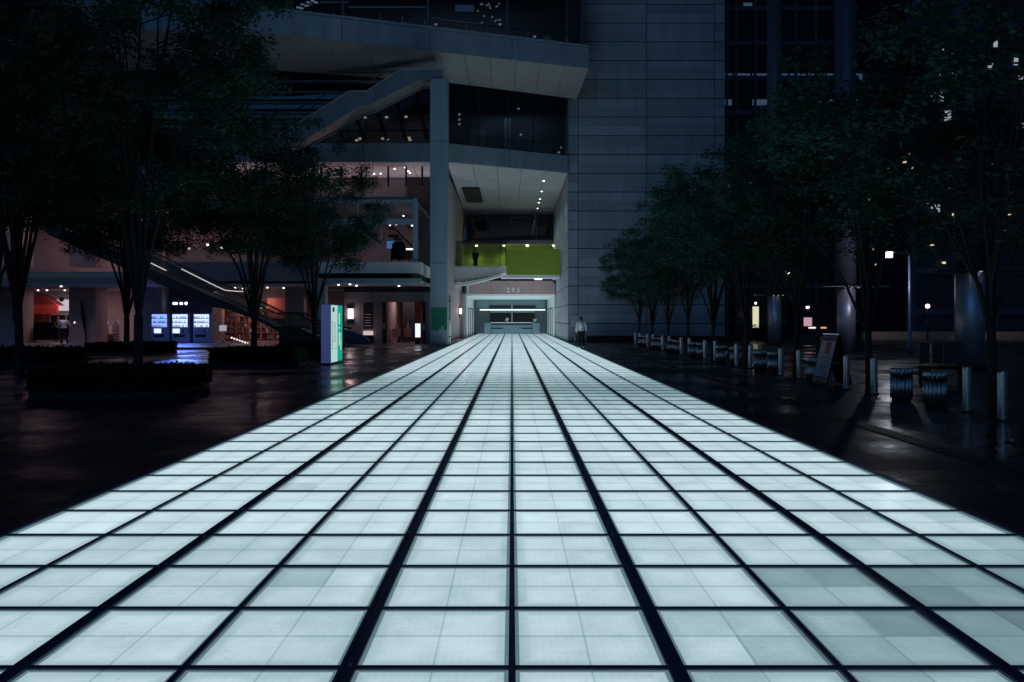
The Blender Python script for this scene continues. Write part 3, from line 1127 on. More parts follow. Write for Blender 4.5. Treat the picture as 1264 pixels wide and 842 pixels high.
for (px, py, k) in ((466, 277, 0), (481.5, 278, 0), (489, 277, 0), (509, 278.5, 1), (487, 258, 1), (500, 254.5, 1), (498, 266.5, 0), (443, 277, 0), (420, 276, 0)):
    p = at(px, py, 52.5)
    pl = MB().lathe([(.05 + .03 * k, -.04), (.06 + .03 * k, .03)], p, 10).build('pendant_lamp', 'lamp_pink', pb)
    MB().tube([p + Vector((0, 0, .05)), (p.x, p.y, 8.72)], .010, 4).build('cord', 'darkmetal', pl)
lamp('AREA', (-9, 52, 8.6), 42, PINK, 6, aim=(-9, 52, 0), sizey=4)
lamp('AREA', (-20, 52, 8.6), 60, PINK, 8, aim=(-20, 52, 0), sizey=4)
mo = thing('monitor', 'blue lit screen on a stand inside the upstairs cafe window', 'monitor', at(483, 302, 50) - Vector((0, 0, .3)))
MB().box(-.32, .32, -.03, .03, 0, .56).build('casing', 'darkmetal', mo)
MB().box(-.29, .29, -.036, -.031, .04, .53).build('screen', 'screen', mo)
MB().tube([(0, .0, -.92), (0, 0, .0)], .04, 8).build('stand', 'darkmetal', mo)
MB().box(-.45, .45, -.3, .3, -.97, -.90).build('table', 'white', mo)
ch = thing('armchair', 'dark high backed chair inside the upstairs cafe window', 'chair', (ax(493, 49), 49, 4.93))
MB().box(-.36, .36, -.3, .3, .35, .5).build('seat', 'cloth_black', ch)
MB().prism([(-.42, -.34, .3), (.42, -.34, .3), (.40, -.34, 1.25), (.25, -.34, 1.42), (-.25, -.34, 1.42), (-.40, -.34, 1.25)], (0, .12, 0)).build('backrest', 'cloth_black', ch)
MB().lathe([(.3, 0), (.3, .04), (.05, .07), (.05, .35)], n=12).build('base', 'darkmetal', ch)
yb = thing('display_board', 'small yellow board under a lamp in the upstairs cafe', 'board', (ax(504, 49), 49.5, 4.93))
MB().box(-.25, .25, 0, .05, .35, .95).build('board', 'yellow', yb)
MB().box(-.2, .2, .0, .2, .99, 1.06).build('lamp', 'lamp_pink', yb)
MB().box(-.04, .04, .01, .04, 0, .35).build('post', 'darkmetal', yb)
# unseen lamps added behind the cafe to wash the lower soffit pink
for x in (-7, -10.5, -14, -19, -25):
    MB().box(x - .4, x + .4, 56.5, 56.7, 8.95, 9.0).build('added_uplight', 'lamp_pink', pb)
    lamp('SPOT', (x, 56.6, 9.1), 120, PINK, .2, aim=(x, 55.9, 12), spot=R(150), blend=.9)
MB().box(-46, PW - .1, 58.6, 58.8, 8.9, 11.94).build('clerestory_wall', 'greywall', pb)
m = MB()
for px in (445, 478, 500, 520, 420, 395):
    m.box(ax(px, 54), ax(px, 54) + .12, 54, 54.15, 10.6, 11.94)
each(m, 'hanger', 'darkmetal', pb)

# --- ground floor: ledge, shop front
m = MB().box(-11.6, -5.3, 46.6, 57, 3.72, 3.86).box(-22, -11.61, 50.6, 57, 3.72, 3.86).box(-46, -22.01, 47.5, 57, 3.60, 3.735)
m.build('ground_soffit', 'soffit', pb)
m = MB().box(-11.6, -5.3, 46.4, 46.597, 3.70, 3.98)
m.build('ledge', 'concrete', pb)
for (px, py) in [(492.5, 352.6), (498, 354.4), (503.5, 355.6), (440, 352), (444.5, 354.5), (450, 356), (432, 350.5), (418, 351), (330, 354.5), (350, 355), (290, 355)]:
    Y = min((3.72 - EYE) * F / (HZ - py), 54)
    MB().lathe([(.06, 3.66), (.06, 3.715)], (ax(px, Y), Y, 0), 10).build('downlight', 'lamp_pink', pb)
for x, y in ((-6.8, 49.3), (-9.2, 49.3), (-13, 53), (-16, 53)):
    lamp('SPOT', (x, y, 3.64), 34, PINK, .12, aim=(x, y + .3, 0), spot=R(120), blend=.8)
SY = 51.5
x_ = lambda px: ax(px, SY)
z_ = lambda py: az(py, SY)
m = MB()
m.clad((x_(425), SY, 0), (x_(478), SY, 0), (x_(478), SY, 3.7), (x_(425), SY, 3.7), [0, .37, .66, 1], [0, 1], .02, .2)
m.clad((x_(522), SY, 0), (-4.98, SY, 0), (-4.98, SY, 3.7), (x_(522), SY, 3.7), [0, 1], [0, 1], .02, .2)
m.clad((x_(478), SY, z_(373)), (x_(522), SY, z_(373)), (x_(522), SY, 3.7), (x_(478), SY, 3.7), [0, 1], [0, 1], .02, .2)
m.build('shop_front', 'greywall', pb)
MB().box(x_(425), -4.98, SY - .06, SY - .002, 3.35, 3.70).build('shop_lintel', 'darkmetal', pb)
m = MB().box(x_(470), x_(530), 57.5, 57.7, 0, 3.7)
m.build('room_wall', 'redwall', pb)
MB().box(ax(497, 55), ax(512, 55), 55.0, 55.2, 0, 3.1).build('inner_door', 'dark', pb)
MB().box(x_(470), x_(479), 51.75, 57.4, 0, 3.7).build('room_wall', 'pinkwall', pb)
MB().box(x_(519), x_(523), 51.75, 57.4, 0, 3.7).build('room_wall', 'pinkwall', pb)
MB().box(x_(470), x_(523), 51.72, 57.4, 3.2, 3.4).build('room_ceiling', 'pinkwall', pb)
lamp('AREA', (x_(498), 54, 3.15), 22, PINK, 1.4, aim=(x_(498), 54, 0))
MB().box(x_(485), x_(511), 53.8, 54.2, 3.12, 3.19).build('ceiling_lamp_or_glint', 'lamp_pink', pb)
for (a, b_) in ((473.5, 478), (522.5, 526)):
    dr = MB().box(x_(a), x_(b_), SY - .5, SY - .03, .02, z_(373)).build('door', 'darkmetal', pb)
    MB().tube([(x_((a + b_) / 2), SY - .54, .95), (x_((a + b_) / 2), SY - .54, 1.3)], .025, 8).build('handle', 'steel', dr)
for (px, w_, lab) in ((486, 5, 'left'), (500.5, 4, 'right')):
    tb = thing('side_table', 'small table under a pale rose cloth inside the shop doorway, the ' + lab + ' one', 'table', (x_(px), 52.6, .02))
    MB().box(-w_ / F * 50, w_ / F * 50, -.25, .25, .42, .95).build('cloth', 'rose', tb)
    m = MB()
    for sx in (-.18, .18):
        for sy in (-.2, .2):
            m.tube([(sx, sy, 0), (sx, sy, .42)], .02, 6)
    each(m, 'leg', 'darkmetal', tb)
    MB().lathe([(.07, .955), (.10, 1.05), (.05, 1.2), (.07, 1.3)], n=10).build('vase', 'white', tb)
es = thing('lit_notice', 'upright white lit notice box by the shop doorway', 'sign', (x_(517), SY - .55, .02))
MB().box(-.2, .2, 0, .1, .35, 1.35).build('casing', 'darkmetal', es)
MB().box(-.165, .165, -.012, -.002, .42, 1.3).build('lit_face', 'easel', es)
MB().box(-.16, .16, -.02, .12, 0, .35).build('foot', 'darkmetal', es)
mb_ = thing('menu_board', 'dark menu board with faint lines on the shop wall', 'menu board', (x_(454.5), SY - .05, 0))
MB().box(-.3, .3, 0, .045, z_(406), z_(374)).build('board', 'dark', mb_)
m = MB()
for k, py in enumerate((388, 392, 395.5, 398.5, 402)):
    m.box(-.2, .2 - .06 * (k % 2), -.008, -.001, z_(py) - .02, z_(py) + .02)
m.build('lettering', 'paper', mb_)
bx = thing('lit_ledge', 'small glowing white ledge box beneath the menu board', 'ledge', (x_(455), SY - .4, .02))
MB().box(-.3, .3, 0, .38, .0, .55).build('plinth', 'darkmetal', bx)
MB().box(-.28, .3, .02, .36, .555, .82).build('lit_box', glow('ledge_glow', (1, .82, .80), .6), bx)
wl2 = thing('wall_lamp', 'lit pink wall lamp on the shop wall behind the glowing totem', 'wall lamp', (x_(433), SY - .02, 2.0))
MB().box(-.2, .2, -.12, .02, -.55, -.38).build('bracket', 'darkmetal', wl2)
MB().box(-.2, .2, -.12, .02, .28, .45).build('bracket', 'darkmetal', wl2)
MB().box(-.17, .17, -.1, 0, -.375, .275).build('shade', glow('wall_lamp_glow2', (1, .74, .72), 2.2), wl2)
lamp('POINT', (x_(433), SY - .45, 2.0), 9, PINK, .15)

# --- ground floor behind the escalator: book shop, vending recess, columns further left
BY = 55.0
m = MB().box(-46, x_(425), 58.0, 58.2, 0, 3.72)
m.build('room_wall', 'pinkwall', pb)
m = MB().box(ax(330, BY), ax(352, BY), BY, BY + .2, az(393, BY), az(368, BY))
m.box(ax(375, BY), ax(388, BY), BY, BY + .2, az(400, BY), az(368, BY))
each(m, 'red_panel', surf('orange_panel', (.36, .09, .06), .55, 0, .12, 2, 0), pb)
MB().box(ax(268, BY), ax(277, BY), BY - .5, BY, 0, 3.7).build('pier', 'pinkwall', pb)
MB().box(ax(352, 53), ax(375, 53), 53, 53.8, 0, 3.71).build('pier', 'greywall', pb)
m = MB()
for (px0, px1, y) in ((200, 262, 51.9),):
    m.box(ax(px0, y), ax(px1, y), y, y + .2, 0.1, 3.7)
m.build('recess_wall', 'bluewall', pb)
for (x0, x1) in ((0, 24), (85, 118), (172, 200)):
    m = MB().box(ax(x0, 50.8) - (1 if x0 == 0 else 0), ax(x1, 50.8), 50.8, 52.3, .1, 3.59)
    m.box(ax(x0, 50.8) - (1 if x0 == 0 else 0), ax(x1, 50.8), 50.8, 52.3, 4.97, 11.93)
    each(m, 'column', 'pinkwall', pb)
MB().box(ax(392, 50), ax(402, 50), 49.9, 50.6, .0, 3.7).build('column', 'concrete', pb)
for (x, e) in ((-17.5, 26), (-21, 18), (-26.2, 48), (-30.5, 48), (-35, 30)):
    lamp('AREA', (x, 54.5, 3.5), e, PINK, 1.6, aim=(x, 54.5, 0))
for px in (33, 47, 58, 80, 130, 225, 300):
    MB().lathe([(.055, 3.54), (.055, 3.595)] if px < 150 else [(.055, 3.66), (.055, 3.715)], (ax(px, 54.5), 54.5, 0), 10).build('downlight', 'lamp_pink', pb)
lamp('SPOT', (ax(79, 48.2), 47.9, 3.52), 60, PINK, .1, aim=(ax(79, 48.5), 48.5, .1), spot=R(100), blend=.8)  # spot and downlight added to brighten the standing figure
MB().lathe([(.055, 3.54), (.055, 3.595)], (ax(79, 48.2), 47.9, 0), 10).build('downlight', 'lamp_pink', pb)
# second floor behind the trees: parapet, lit lobby
m = MB().box(-22, cx0 - .02, 50.65, 50.69, 5.26, 6.2)
m.build('parapet', 'railglass', pb)
for (px, py) in ((233, 307), (256, 302), (274, 306.5), (180, 318), (128, 316), (300, 304), (145, 309)):
    p = at(px, py, 53)
    pl = MB().ball(p, .09, 10, 6).build('pendant_lamp', 'lamp_pink', pb)
    MB().tube([p + Vector((0, 0, .08)), (p.x, p.y, 8.72)], .010, 4).build('cord', 'darkmetal', pl)
lamp('AREA', (-28, 52, 8.6), 90, PINK, 8, aim=(-28, 52, 0), sizey=4)
lamp('AREA', (-36, 50, 11.8), 90, PINK, 6, aim=(-36, 51, 0), sizey=4)

# --- shop interior at far left: red awning, counter, board lamp
aw = thing('shop_awning', 'red arched awning over a stall at the far left', 'awning', (ax(40, 55), 55, 0))
prof = [(a / 12, math.cos((a / 12 - .5) * math.pi)) for a in range(13)]
aww = 1.75
MB().prism([(-aww + 2 * aww * u, -.05, 2.55 + .85 * c_) for u, c_ in prof], (0, .9, 0)).build('arch', surf('dark_red', (.16, .02, .02), .7), aw)
MB().box(-aww - .1, aww + .1, -.3, -.06, 1.95, 2.6).build('valance', surf('red_canvas', (.62, .06, .06), .7, 0, .08, 4, .1, 50), aw)
m = MB()
for x in (-aww, -.55, .75, aww):
    m.box(x - .06, x + .06, -.02, .08, .1, 1.94)
each(m, 'post', 'wood', aw)
MB().box(-.5, .7, .9, 1.0, .1, 2.2).build('back_door', 'wood', aw)
MB().box(-aww, aww, -.2, .4, .1, 1.0).build('counter', 'wood', aw)
cb = thing('dark_counter', 'large black covered cart in front of the red awning', 'cart', (ax(51, 52.5), 52.5, .1))
MB().prism([(-1.1, 0, .15), (1.15, 0, .15), (1.1, 0, .95), (.85, 0, 1.05), (.8, 0, 1.3), (-.75, 0, 1.3), (-.9, 0, .95)], (0, .9, 0)).build('body', 'cloth_black', cb)
m = MB()
for x in (-.85, .9):
    for y in (.15, .75):
        m.ball((x, y, .075), .075, 10, 6)
each(m, 'wheel', 'darkmetal', cb)
bd = thing('hanging_board', 'white lit board hanging on the shop wall behind the standing man', 'board', (ax(73, 56.5), 57.0, 0))
MB().box(-.8, .8, 0, .06, 2.2, 3.0).build('board', glow('board_glow', (.95, .86, .95), .55), bd)
MB().ball((-.05, -.12, 3.0), .17, 10, 6).build('lamp_head', 'darkmetal', bd)
wd = thing('shop_window', 'dark framed shop window behind the standing man', 'window', (ax(78, 57.9), 57.9, 0))
MB().box(-1.0, 1.1, 0, .05, .3, 1.9).build('pane', 'officeglass', wd)
m = MB().box(-1.08, 1.18, -.05, .0, 1.9, 2.0).box(.2, .28, -.05, .0, .3, 1.9).box(-1.08, 1.18, -.05, 0, .2, .3)
m.build('frame', 'white', wd)
for (px, h_, lab) in ((27, 2.6, 'far left column'), (110, 2.7, 'second column from the left')):
    bn = thing('leaning_pole', 'dark furled banner pole leaning beside the ' + lab, 'banner pole', (ax(px + 8, 51.5), 50.4, .1))
    MB().tube([(0, 0, 0), (-.5, .3, h_)], [.05, .03], 8).build('pole', 'darkmetal', bn)
    MB().tube([(-.12, .07, .7), (-.3, .17, 1.6), (-.46, .27, h_ - .1)], [.05, .12, .04], 8).build('cloth', 'cloth_black', bn)
q = random.Random(11)
for k, px in enumerate((124, 130, 136, 143)):
    s_ = thing('stall_crate', ['rust brown crate', 'tall pale bottle shaped box', 'low wooden crate', 'white standing figure sign'][k] + ' at the stall between the second and third columns', 'crate' if k % 2 == 0 else 'box', (ax(px, 53), 53, .1))
    hh = (.75, 1.1, .5, 1.2)[k]
    MB().box(-.22, .22, 0, .4, 0, hh).build('body', ('wood', 'white', 'wood', 'white')[k], s_)
    m = MB()
    for z in (.12, .3, .45):
        m.box(-.24, .24, -.02, -.003, z, z + .05)
    m.build('slat', 'wood', s_)
    if k % 2:
        MB().ball((0, .2, hh + .13), .13, 10, 6).build('knob', 'white', s_)

# --- book shelves
bs = thing('bookcase', 'long reddish wooden bookcase full of books behind the escalator', 'bookcase', (0, 55.4, .1))
bx0, bx1 = ax(277, 55.4), ax(353, 55.4)
m = MB()
for z in (0.1, .52, .9, 1.28, 1.66, 2.05):
    m.box(bx0, bx1, 0, .35, z, z + .06)
for x in lin(bx0, bx1, 5):
    m.box(x - .05, x + .05, -.02, .36, 0, 2.2)
m.box(bx0, bx1, .352, .38, 0, 2.15)
m.build('frame', 'wood', bs)
q = random.Random(5)
allb, mi = MB(), []
for col, mats in enumerate(('redwall', 'white', 'bluewall', 'wood')):
    m = allb
    n0 = len(m.f)
    for z in (.165, .585, .965, 1.345, 1.725):
        x = bx0 + .08
        while x < bx1 - .1:
            w_ = q.uniform(.03, .08)
            if q.random() < .23:
                m.box(x, x + w_ * .9, .03, .25, z, z + q.uniform(.2, .29))
            x += w_
    mi += [col] * (len(m.f) - n0)
bk = tag(allb.build('books', None), 'rows of books standing on the shelves of the long reddish bookcase', 'books', kind='stuff')
bk.location = (0, 55.4, .1)
for mats in ('redwall', 'white', 'bluewall', 'wood'):
    bk.data.materials.append(MT[mats])
bk.data.polygons.foreach_set('material_index', mi)
MB().box(bx0 + .4, bx1 - .1, -.35, -.25, 2.25, 2.31).build('light_strip', glow('shelf_light', (1, .8, .74), .8), bs)
lamp('AREA', (ax(315, 54), 54.2, 2.9), 18, (1, .60, .55), 2, aim=(ax(315, 54), 55.6, .9), sizey=.4)
sh = thing('white_sign', 'small white square sign on a stand beside the vending machines', 'sign', (ax(275, 50), 50, .1))
MB().box(-.22, .22, 0, .06, .75, 1.12).build('board', glow('sign_glow', (.75, .78, .95), .42), sh)
MB().tube([(0, .03, 0), (0, .03, .75)], .03, 8).build('post', 'darkmetal', sh)
MB().lathe([(.2, 0), (.2, .03)], n=14).build('base', 'darkmetal', sh)
fl = thing('floor_lights', 'slanting row of small white lamps on a low rail before the bookcase', 'light rail', (0, 0, 0))
m = MB()
pts = [at(286 + 23 * k / 7, 417 + 8 * k / 7, 49.6) for k in range(8)]
MB().tube([(p.x, p.y, p.z - .07) for p in (pts[0], pts[-1])], .03, 6).build('rail', 'darkmetal', fl)
for p in (pts[0], pts[-1]):
    m.tube([(p.x, p.y, .1), (p.x, p.y, p.z - .07)], .025, 6)
each(m, 'post', 'darkmetal', fl)
for p in pts:
    MB().ball(p, .055, 8, 6).build('bulb', glow('bulb_glow', (1, .86, .82), 1.6), fl)

# --- escalator
ec = thing('escalator', 'dark escalator with light handrails climbing left in front of the book shop', 'escalator', (0, 0, 0))
topl = [(60, 275), (140, 310), (200, 338), (262, 366), (285, 375), (306, 386), (341, 403), (365, 402), (388, 414), (425, 422)]
botl = [(425, 427), (345, 427), (345, 410), (326, 399), (285, 383), (262, 379), (200, 352), (140, 325), (60, 290)]
for yy in (46.9, 49.1):
    MB().prism([at(x, y, 47) + Vector((0, yy - 47, 0)) for x, y in reversed(topl + botl)], (0, .12, 0)).build('side_panel', surf('escalator_panel', (.06, .055, .058), .5, .2, .15, 2, .05, 30), ec)
m = MB()
stp = list(zip(botl[2:-1], botl[3:]))
for (a, b_) in stp:
    p, q_ = at(*a, 47), at(*b_, 47)
    m.hexa((q_.x, 47.02, q_.z + .03), (p.x, 47.02, p.z + .03), (p.x, 49.08, p.z + .03), (q_.x, 49.08, q_.z + .03), (0, 0, .12))
m.build('underside', 'soffit', ec)
m = MB()
x = 60
while x < 420:
    t_ = None
    for (a, b_) in zip(topl[:-1], topl[1:]):
        if a[0] <= x < b_[0]:
            t_ = a[1] + (b_[1] - a[1]) * (x - a[0]) / (b_[0] - a[0])
    p = at(x, t_ + 3, 47)
    m.box(p.x, p.x + .36, 47.03, 49.07, p.z - .2, p.z)
    x += 7.0
m.build('step', 'steel', ec)
for (yy, up) in ((46.96, 0), (49.16, 0)):
    lo_ = [at(*a, 47) + Vector((0, yy - 47, 0)) for a in topl]
    gl = MB().prism(lo_ + [p + Vector((0, 0, .72)) for p in reversed(lo_)], (0, .02, 0))
    gl.build('balustrade', 'railglass', ec)
    MB().tube([at(*a, 47) + Vector((0, yy - 47, .76)) for a in topl], .05, 8).build('handrail', 'darkmetal', ec)
MB().tube([at(x, y, 46.8) for x, y in ((150, 307), (205, 334))], .03, 6).build('rail_light', 'rail_light', ec)
MB().tube([at(x, y, 46.8) for x, y in ((224, 332), (262, 351), (277, 358), (284, 359), (300, 360))], .03, 6).build('rail_light', 'rail_light', ec)
ep = [(420, 404), (446, 413), (456, 420), (456, 425), (420, 425)]
MB().prism([at(x, y, 48.2) for x, y in reversed(ep)], (0, .3, 0)).build('end_panel', 'bluewall', ec)

# --- vending machines
for i, (px, lab) in enumerate(((197.5, 'blue white vending machine next to the broad pillar, left of three'), (223, 'white lit vending machine standing between the other two'), (249.5, 'white lit vending machine nearest the escalator, right of three'))):
    vm = thing('vending_machine', lab, 'vending machine', (ax(px, 50.3), 50.3, .1), group='vending machines in the recess')
    wv = .56
    MB().box(-wv, wv, 0, .75, .06, 1.86).build('body', surf('vending_shell', (.40, .42, .55), .4, 0, .05, 3, 0), vm)
    MB().box(-wv + .05, wv - .05, .05, .7, 0, .058).build('foot', 'darkmetal', vm)
    wi = MB().box(-wv + .05, wv - .13, -.012, -.002, .98, 1.80).build('display_window', 'vend' if i == 0 else 'vend_white', vm)
    q = random.Random(i + 3)
    for r_ in range(3):
        zb = 1.0 + r_ * .275
        MB().box(-wv + .05, wv - .13, -.05, -.014, zb - .035, zb).build('rack', 'bluewall', wi)
        for cm_, mt in enumerate(('redwall', 'bluewall', 'white')):
            m = MB()
            for k in range(12):
                if k % 3 == cm_ and q.random() < .8:
                    x = -wv + .09 + k * .073
                    m.lathe([(.022, zb + .004), (.022, zb + .10), (.012, zb + .13)], (x, -.036, 0), 8)
            if m.v:
                m.build('sample_cans', mt, wi)
    MB().box(-wv + .06 + .13 * (i == 0), -.06 + .13 * (i == 0), -.02, -.002, .62, .90).build('price_card', 'vend_white', vm).hide_render = (i == 2)
    MB().box(.12, .2, -.02, -.002, .66, .84).build('coin_slot', 'dark', vm)
    MB().box(.26, .33, -.02, -.002, .7, .82).build('button_panel', 'steel', vm)
    MB().box(-wv + .14, wv - .3, -.02, -.002, .36, .53).build('dispensing_flap', 'dark', vm)
    if i == 2:
        for o in vm.children:
            if o.name.startswith('price_card'):
                bpy.data.objects.remove(o)
                break
lamp('AREA', (ax(223, 50), 50.1, 1.4), 95, (.12, .22, 1), 3.2, aim=(ax(223, 48), 46, .6), sizey=.8)
sg = thing('overhead_sign', 'blue overhead sign with small white marks above the vending machines', 'sign', (ax(224, 51.5), 51.5, 0))
MB().box(-1.0, 1.1, 0, .1, az(378, 51.5), az(371, 51.5)).build('panel', 'bluewall', sg)
m = MB()
for (a, b_) in ((-.55, -.27), (-.1, .08)):
    m.box(a, b_, -.015, -.003, az(376, 51.5), az(373.3, 51.5))
m.lathe([(.09, 0), (.09, .012)], n=16)
o = m.build('mark', 'lamp_blue', sg)
for v in list(o.data.vertices)[-32:]:
    x, y, z = v.co
    v.co = (x + .3, -.003 - z, y + az(374.6, 51.5))

# ------------------------------------------------------------------ totem sign
tt = thing('totem_sign', 'tall box totem sign with a glowing pale green and teal face', 'totem', (-6.48, 27.85, 0))
MB().box(-.19, .15, 0, 1.85, .06, 2.11).build('body', MT['totem_side'], tt)
MB().box(-.15, .11, .05, 1.8, -.012, .058).build('plinth', 'darkmetal', tt)
MB().box(.153, .165, .03, 1.0, .08, 2.09).build('pale_face', 'totem_pale', tt)
MB().box(.153, .165, 1.002, 1.82, .08, 2.09).build('teal_face', 'totem_teal', tt)
q = random.Random(2)
m = MB()
for k in range(22):
    z = 1.5 - k * .045
    m.box(.166, .169, .16, .16 + q.uniform(.05, .11), z, z + .03)
for k in range(16):
    z = 1.45 - k * .045
    m.box(.166, .169, .52, .52 + q.uniform(.06, .12), z, z + .03)
m.box(.166, .169, .2, .5, 1.86, 2.02)
m.box(.166, .169, .1, .95, .55, .56)
m.build('lettering', surf('totem_ink', (.05, .16, .13), .6), tt)
m = MB()
for k in range(26):
    z = 1.78 - k * .045
    if k in (9, 10, 13, 14):
        continue
    m.box(.166, .169, 1.22, 1.22 + q.uniform(.08, .16), z, z + .032)
for k in range(14):
    z = 1.05 - k * .045
    m.box(.166, .169, 1.5, 1.5 + q.uniform(.06, .14), z, z + .03)
m.build('white_lettering', 'totem_mark', tt)

# ------------------------------------------------------------------ trees
def leaf_quads(mb, c, n, rx, rz, size, q):
    for _ in range(n):
        a = q.uniform(0, 6.283)
        r = math.sqrt(q.random()) * rx
        p = Vector((c[0] + r * math.cos(a), c[1] + r * math.sin(a), c[2] + q.gauss(0, rz) - .18 * r * r / rx))
        d = Vector((math.cos(a + q.gauss(0, .8)), math.sin(a + q.gauss(0, .8)), q.uniform(-.6, .15))).normalized()
        up = Vector((q.gauss(0, .45), q.gauss(0, .45), 1)).normalized()
        s_ = d.cross(up).normalized()
        L = size * q.uniform(.65, 1.25)
        W = L * .30
        mb.add([p, p + d * L * .45 + s_ * W, p + d * L, p + d * L * .45 - s_ * W], [(0, 1, 2, 3)])


def make_tree(seed, H, Rr, fork, nl, r0, leaf, nleaf, low):
    full = r0 > .1                                       # the big left trees are fuller
    q = random.Random(seed)
    tr, cr = MB(), MB()
    base = Vector((0, 0, 0))
    tip = Vector((q.uniform(-.06, .06), q.uniform(-.06, .06), fork))
    tr.tube([base - Vector((0, 0, .1)), Vector((0, 0, .12)), tip * .6, tip], [r0 * 1.35, r0 * 1.08, r0 * .95, r0 * .92], 12)
    ends = []
    for i in range(nl):
        a = 2 * math.pi * (i + q.uniform(-.3, .3)) / nl
        inner = (i % 5 in (0, 2))
        rad = Rr * (q.uniform(.15, .4) if inner else q.uniform(.6, .95))
        top = H * (q.uniform(.88, .98) if inner else q.uniform(.6, .86))
        st_ = tip * q.uniform(.8, 1.0)
        pts = []
        n = 7
        bend = q.uniform(-.25, .25)
        for k in range(n):
            t = k / (n - 1)
            rr_ = rad * (t ** 1.25)
            zz_ = st_.z + (top - st_.z) * (t ** .9)
            aa = a + bend * t
            pts.append(Vector((st_.x + rr_ * math.cos(aa) + q.uniform(-.06, .06), st_.y + rr_ * math.sin(aa) + q.uniform(-.06, .06), zz_)))
        pts[0] = st_
        rads = [r0 * .55 * (1 - .88 * (k / (n - 1)) ** .8) for k in range(n)]
        tr.tube(pts, rads, 7)
        nb = q.randint(11, 14)
        for b_ in range(nb):
            t = q.uniform(.18, 1.0)
            f = t * (n - 1)
            k = min(int(f), n - 2)
            p = pts[k].lerp(pts[k + 1], f - k)
            if p.z < low:
                continue
            hfrac = (p.z - low) / (H - low)
            env = Rr * (math.sin(min(1, max(.08, hfrac) ** .6) * math.pi * .93) * .9 + .25)
            az_ = a + q.uniform(-1.5, 1.5)
            L = q.uniform(.55, 1.0) * max(.5, env - Vector((p.x, p.y)).length * .6)
            L = min(L, Rr * .75)
            e = p + Vector((math.cos(az_) * L, math.sin(az_) * L, L * q.uniform(-.12, .45)))
            mid = p.lerp(e, .5) + Vector((0, 0, .1 * L))
            tr.tube([p, mid, e], [rads[k] * .5 + .005, rads[k] * .3 + .004, .004], 5, False)
            if q.random() < (.85 if full else .75):
                ends.append((mid, .8))
            ends.append((e, 1))
            for _ in range(2):
                z2 = az_ + q.uniform(-1, 1)
                s0 = mid.lerp(e, q.uniform(0, .7))
                l2 = L * q.uniform(.3, .5)
                e2 = s0 + Vector((math.cos(z2) * l2, math.sin(z2) * l2, l2 * q.uniform(-.1, .4)))
                tr.tube([s0, e2], [.008, .003], 4, False)
                if q.random() < (.8 if full else .7):
                    ends.append((e2, .8))
    per = max(6, int(nleaf / max(1, len(ends))))
    for (e, s_) in ends:
        leaf_quads(cr, e, int(per * q.uniform(.5, 1.5)), .33 * s_ * Rr / 2.3 * q.uniform(.65, 1.35), .11 * Rr / 2.3, leaf, q)
    return tr, cr


def tree_proto(name, label, cat, args, loc, rz=0, group=None):
    tr, cr = make_tree(*args)
    t_ = thing(name, label, cat, loc, rz, group)
    tr.build('trunk', 'bark', t_)
    cr.build('crown', 'leaf', t_)
    return t_


RG = 'street trees in the row right of the walkway'
protos = [(21, 7.1, 2.3, 1.6, 9, .075, .115, 19000, 2.7), (35, 7.4, 2.4, 1.45, 10, .075, .115, 20000, 3.4), (48, 7.2, 2.3, 1.8, 9, .075, .115, 19000, 2.8)]
near = ['leafy street tree at the right edge, nearest in the right row', 'leafy street tree directly behind the sandwich board sign',
        'leafy street tree just in front of the sandwich board sign', 'leafy street tree fourth in the right row',
        'leafy street tree fifth in the right row before the dark office block', 'leafy street tree sixth in the right row, before the tower corner',
        'leafy street tree seventh in the right row', 'leafy street tree eighth in the right row', 'farthest leafy street tree in the right row, against the tower wall']
near[1], near[2] = 'leafy street tree second in the right row, just nearer than the sandwich board', 'leafy street tree third in the right row, just beyond the sandwich board'
pr = []
for k in range(9):
    loc = (7.8, 12.9 + 4.5 * k, 0)
    if k < 3:
        o = tree_proto('street_tree', near[k], 'tree', protos[k], loc, rnd.uniform(0, 6), RG)
        pr.append(o)
    else:
        o = dup(pr[k % 3], loc, rnd.uniform(0, 6), near[k], RG, rnd.uniform(.94, 1.06) if k < 6 else rnd.uniform(.86, .92))
LG = 'trees in the left planting beds'
T1 = tree_proto('plaza_tree', 'big dark vase shaped tree in the nearest left hedge bed', 'tree', (5, 11.6, 2.65, 1.7, 13, .102, .105, 70000, 3.6), (-8.45, 18.0, 0), .4, LG)
T2 = tree_proto('plaza_tree', 'vase shaped tree with bare forked trunk in front of the bookcase', 'tree', (17, 9.4, 2.6, 1.45, 12, .112, .11, 46000, 3.9), (-9.2, 28.4, 0), 0, LG)
dup(T2, (-8.45, 34.2, 0), 2.1, 'spreading tree behind the glowing totem, lit greenish on its right side', LG, .97)
dup(T1, (-18.3, 28.2, 0), 1.2, 'tall dark tree at the left edge of the picture', LG, 1.2)
dup(T2, (-17.7, 36.6, 0), 4.0, 'dark tree between the second and third building columns', LG, 1.15)
dup(T1, (-14.2, 23.0, 0), 3.0, 'tall dark tree rising behind the nearest left tree', LG, 1.12)

# ------------------------------------------------------------------ hedges
HG = 'clipped hedges around the left trees'


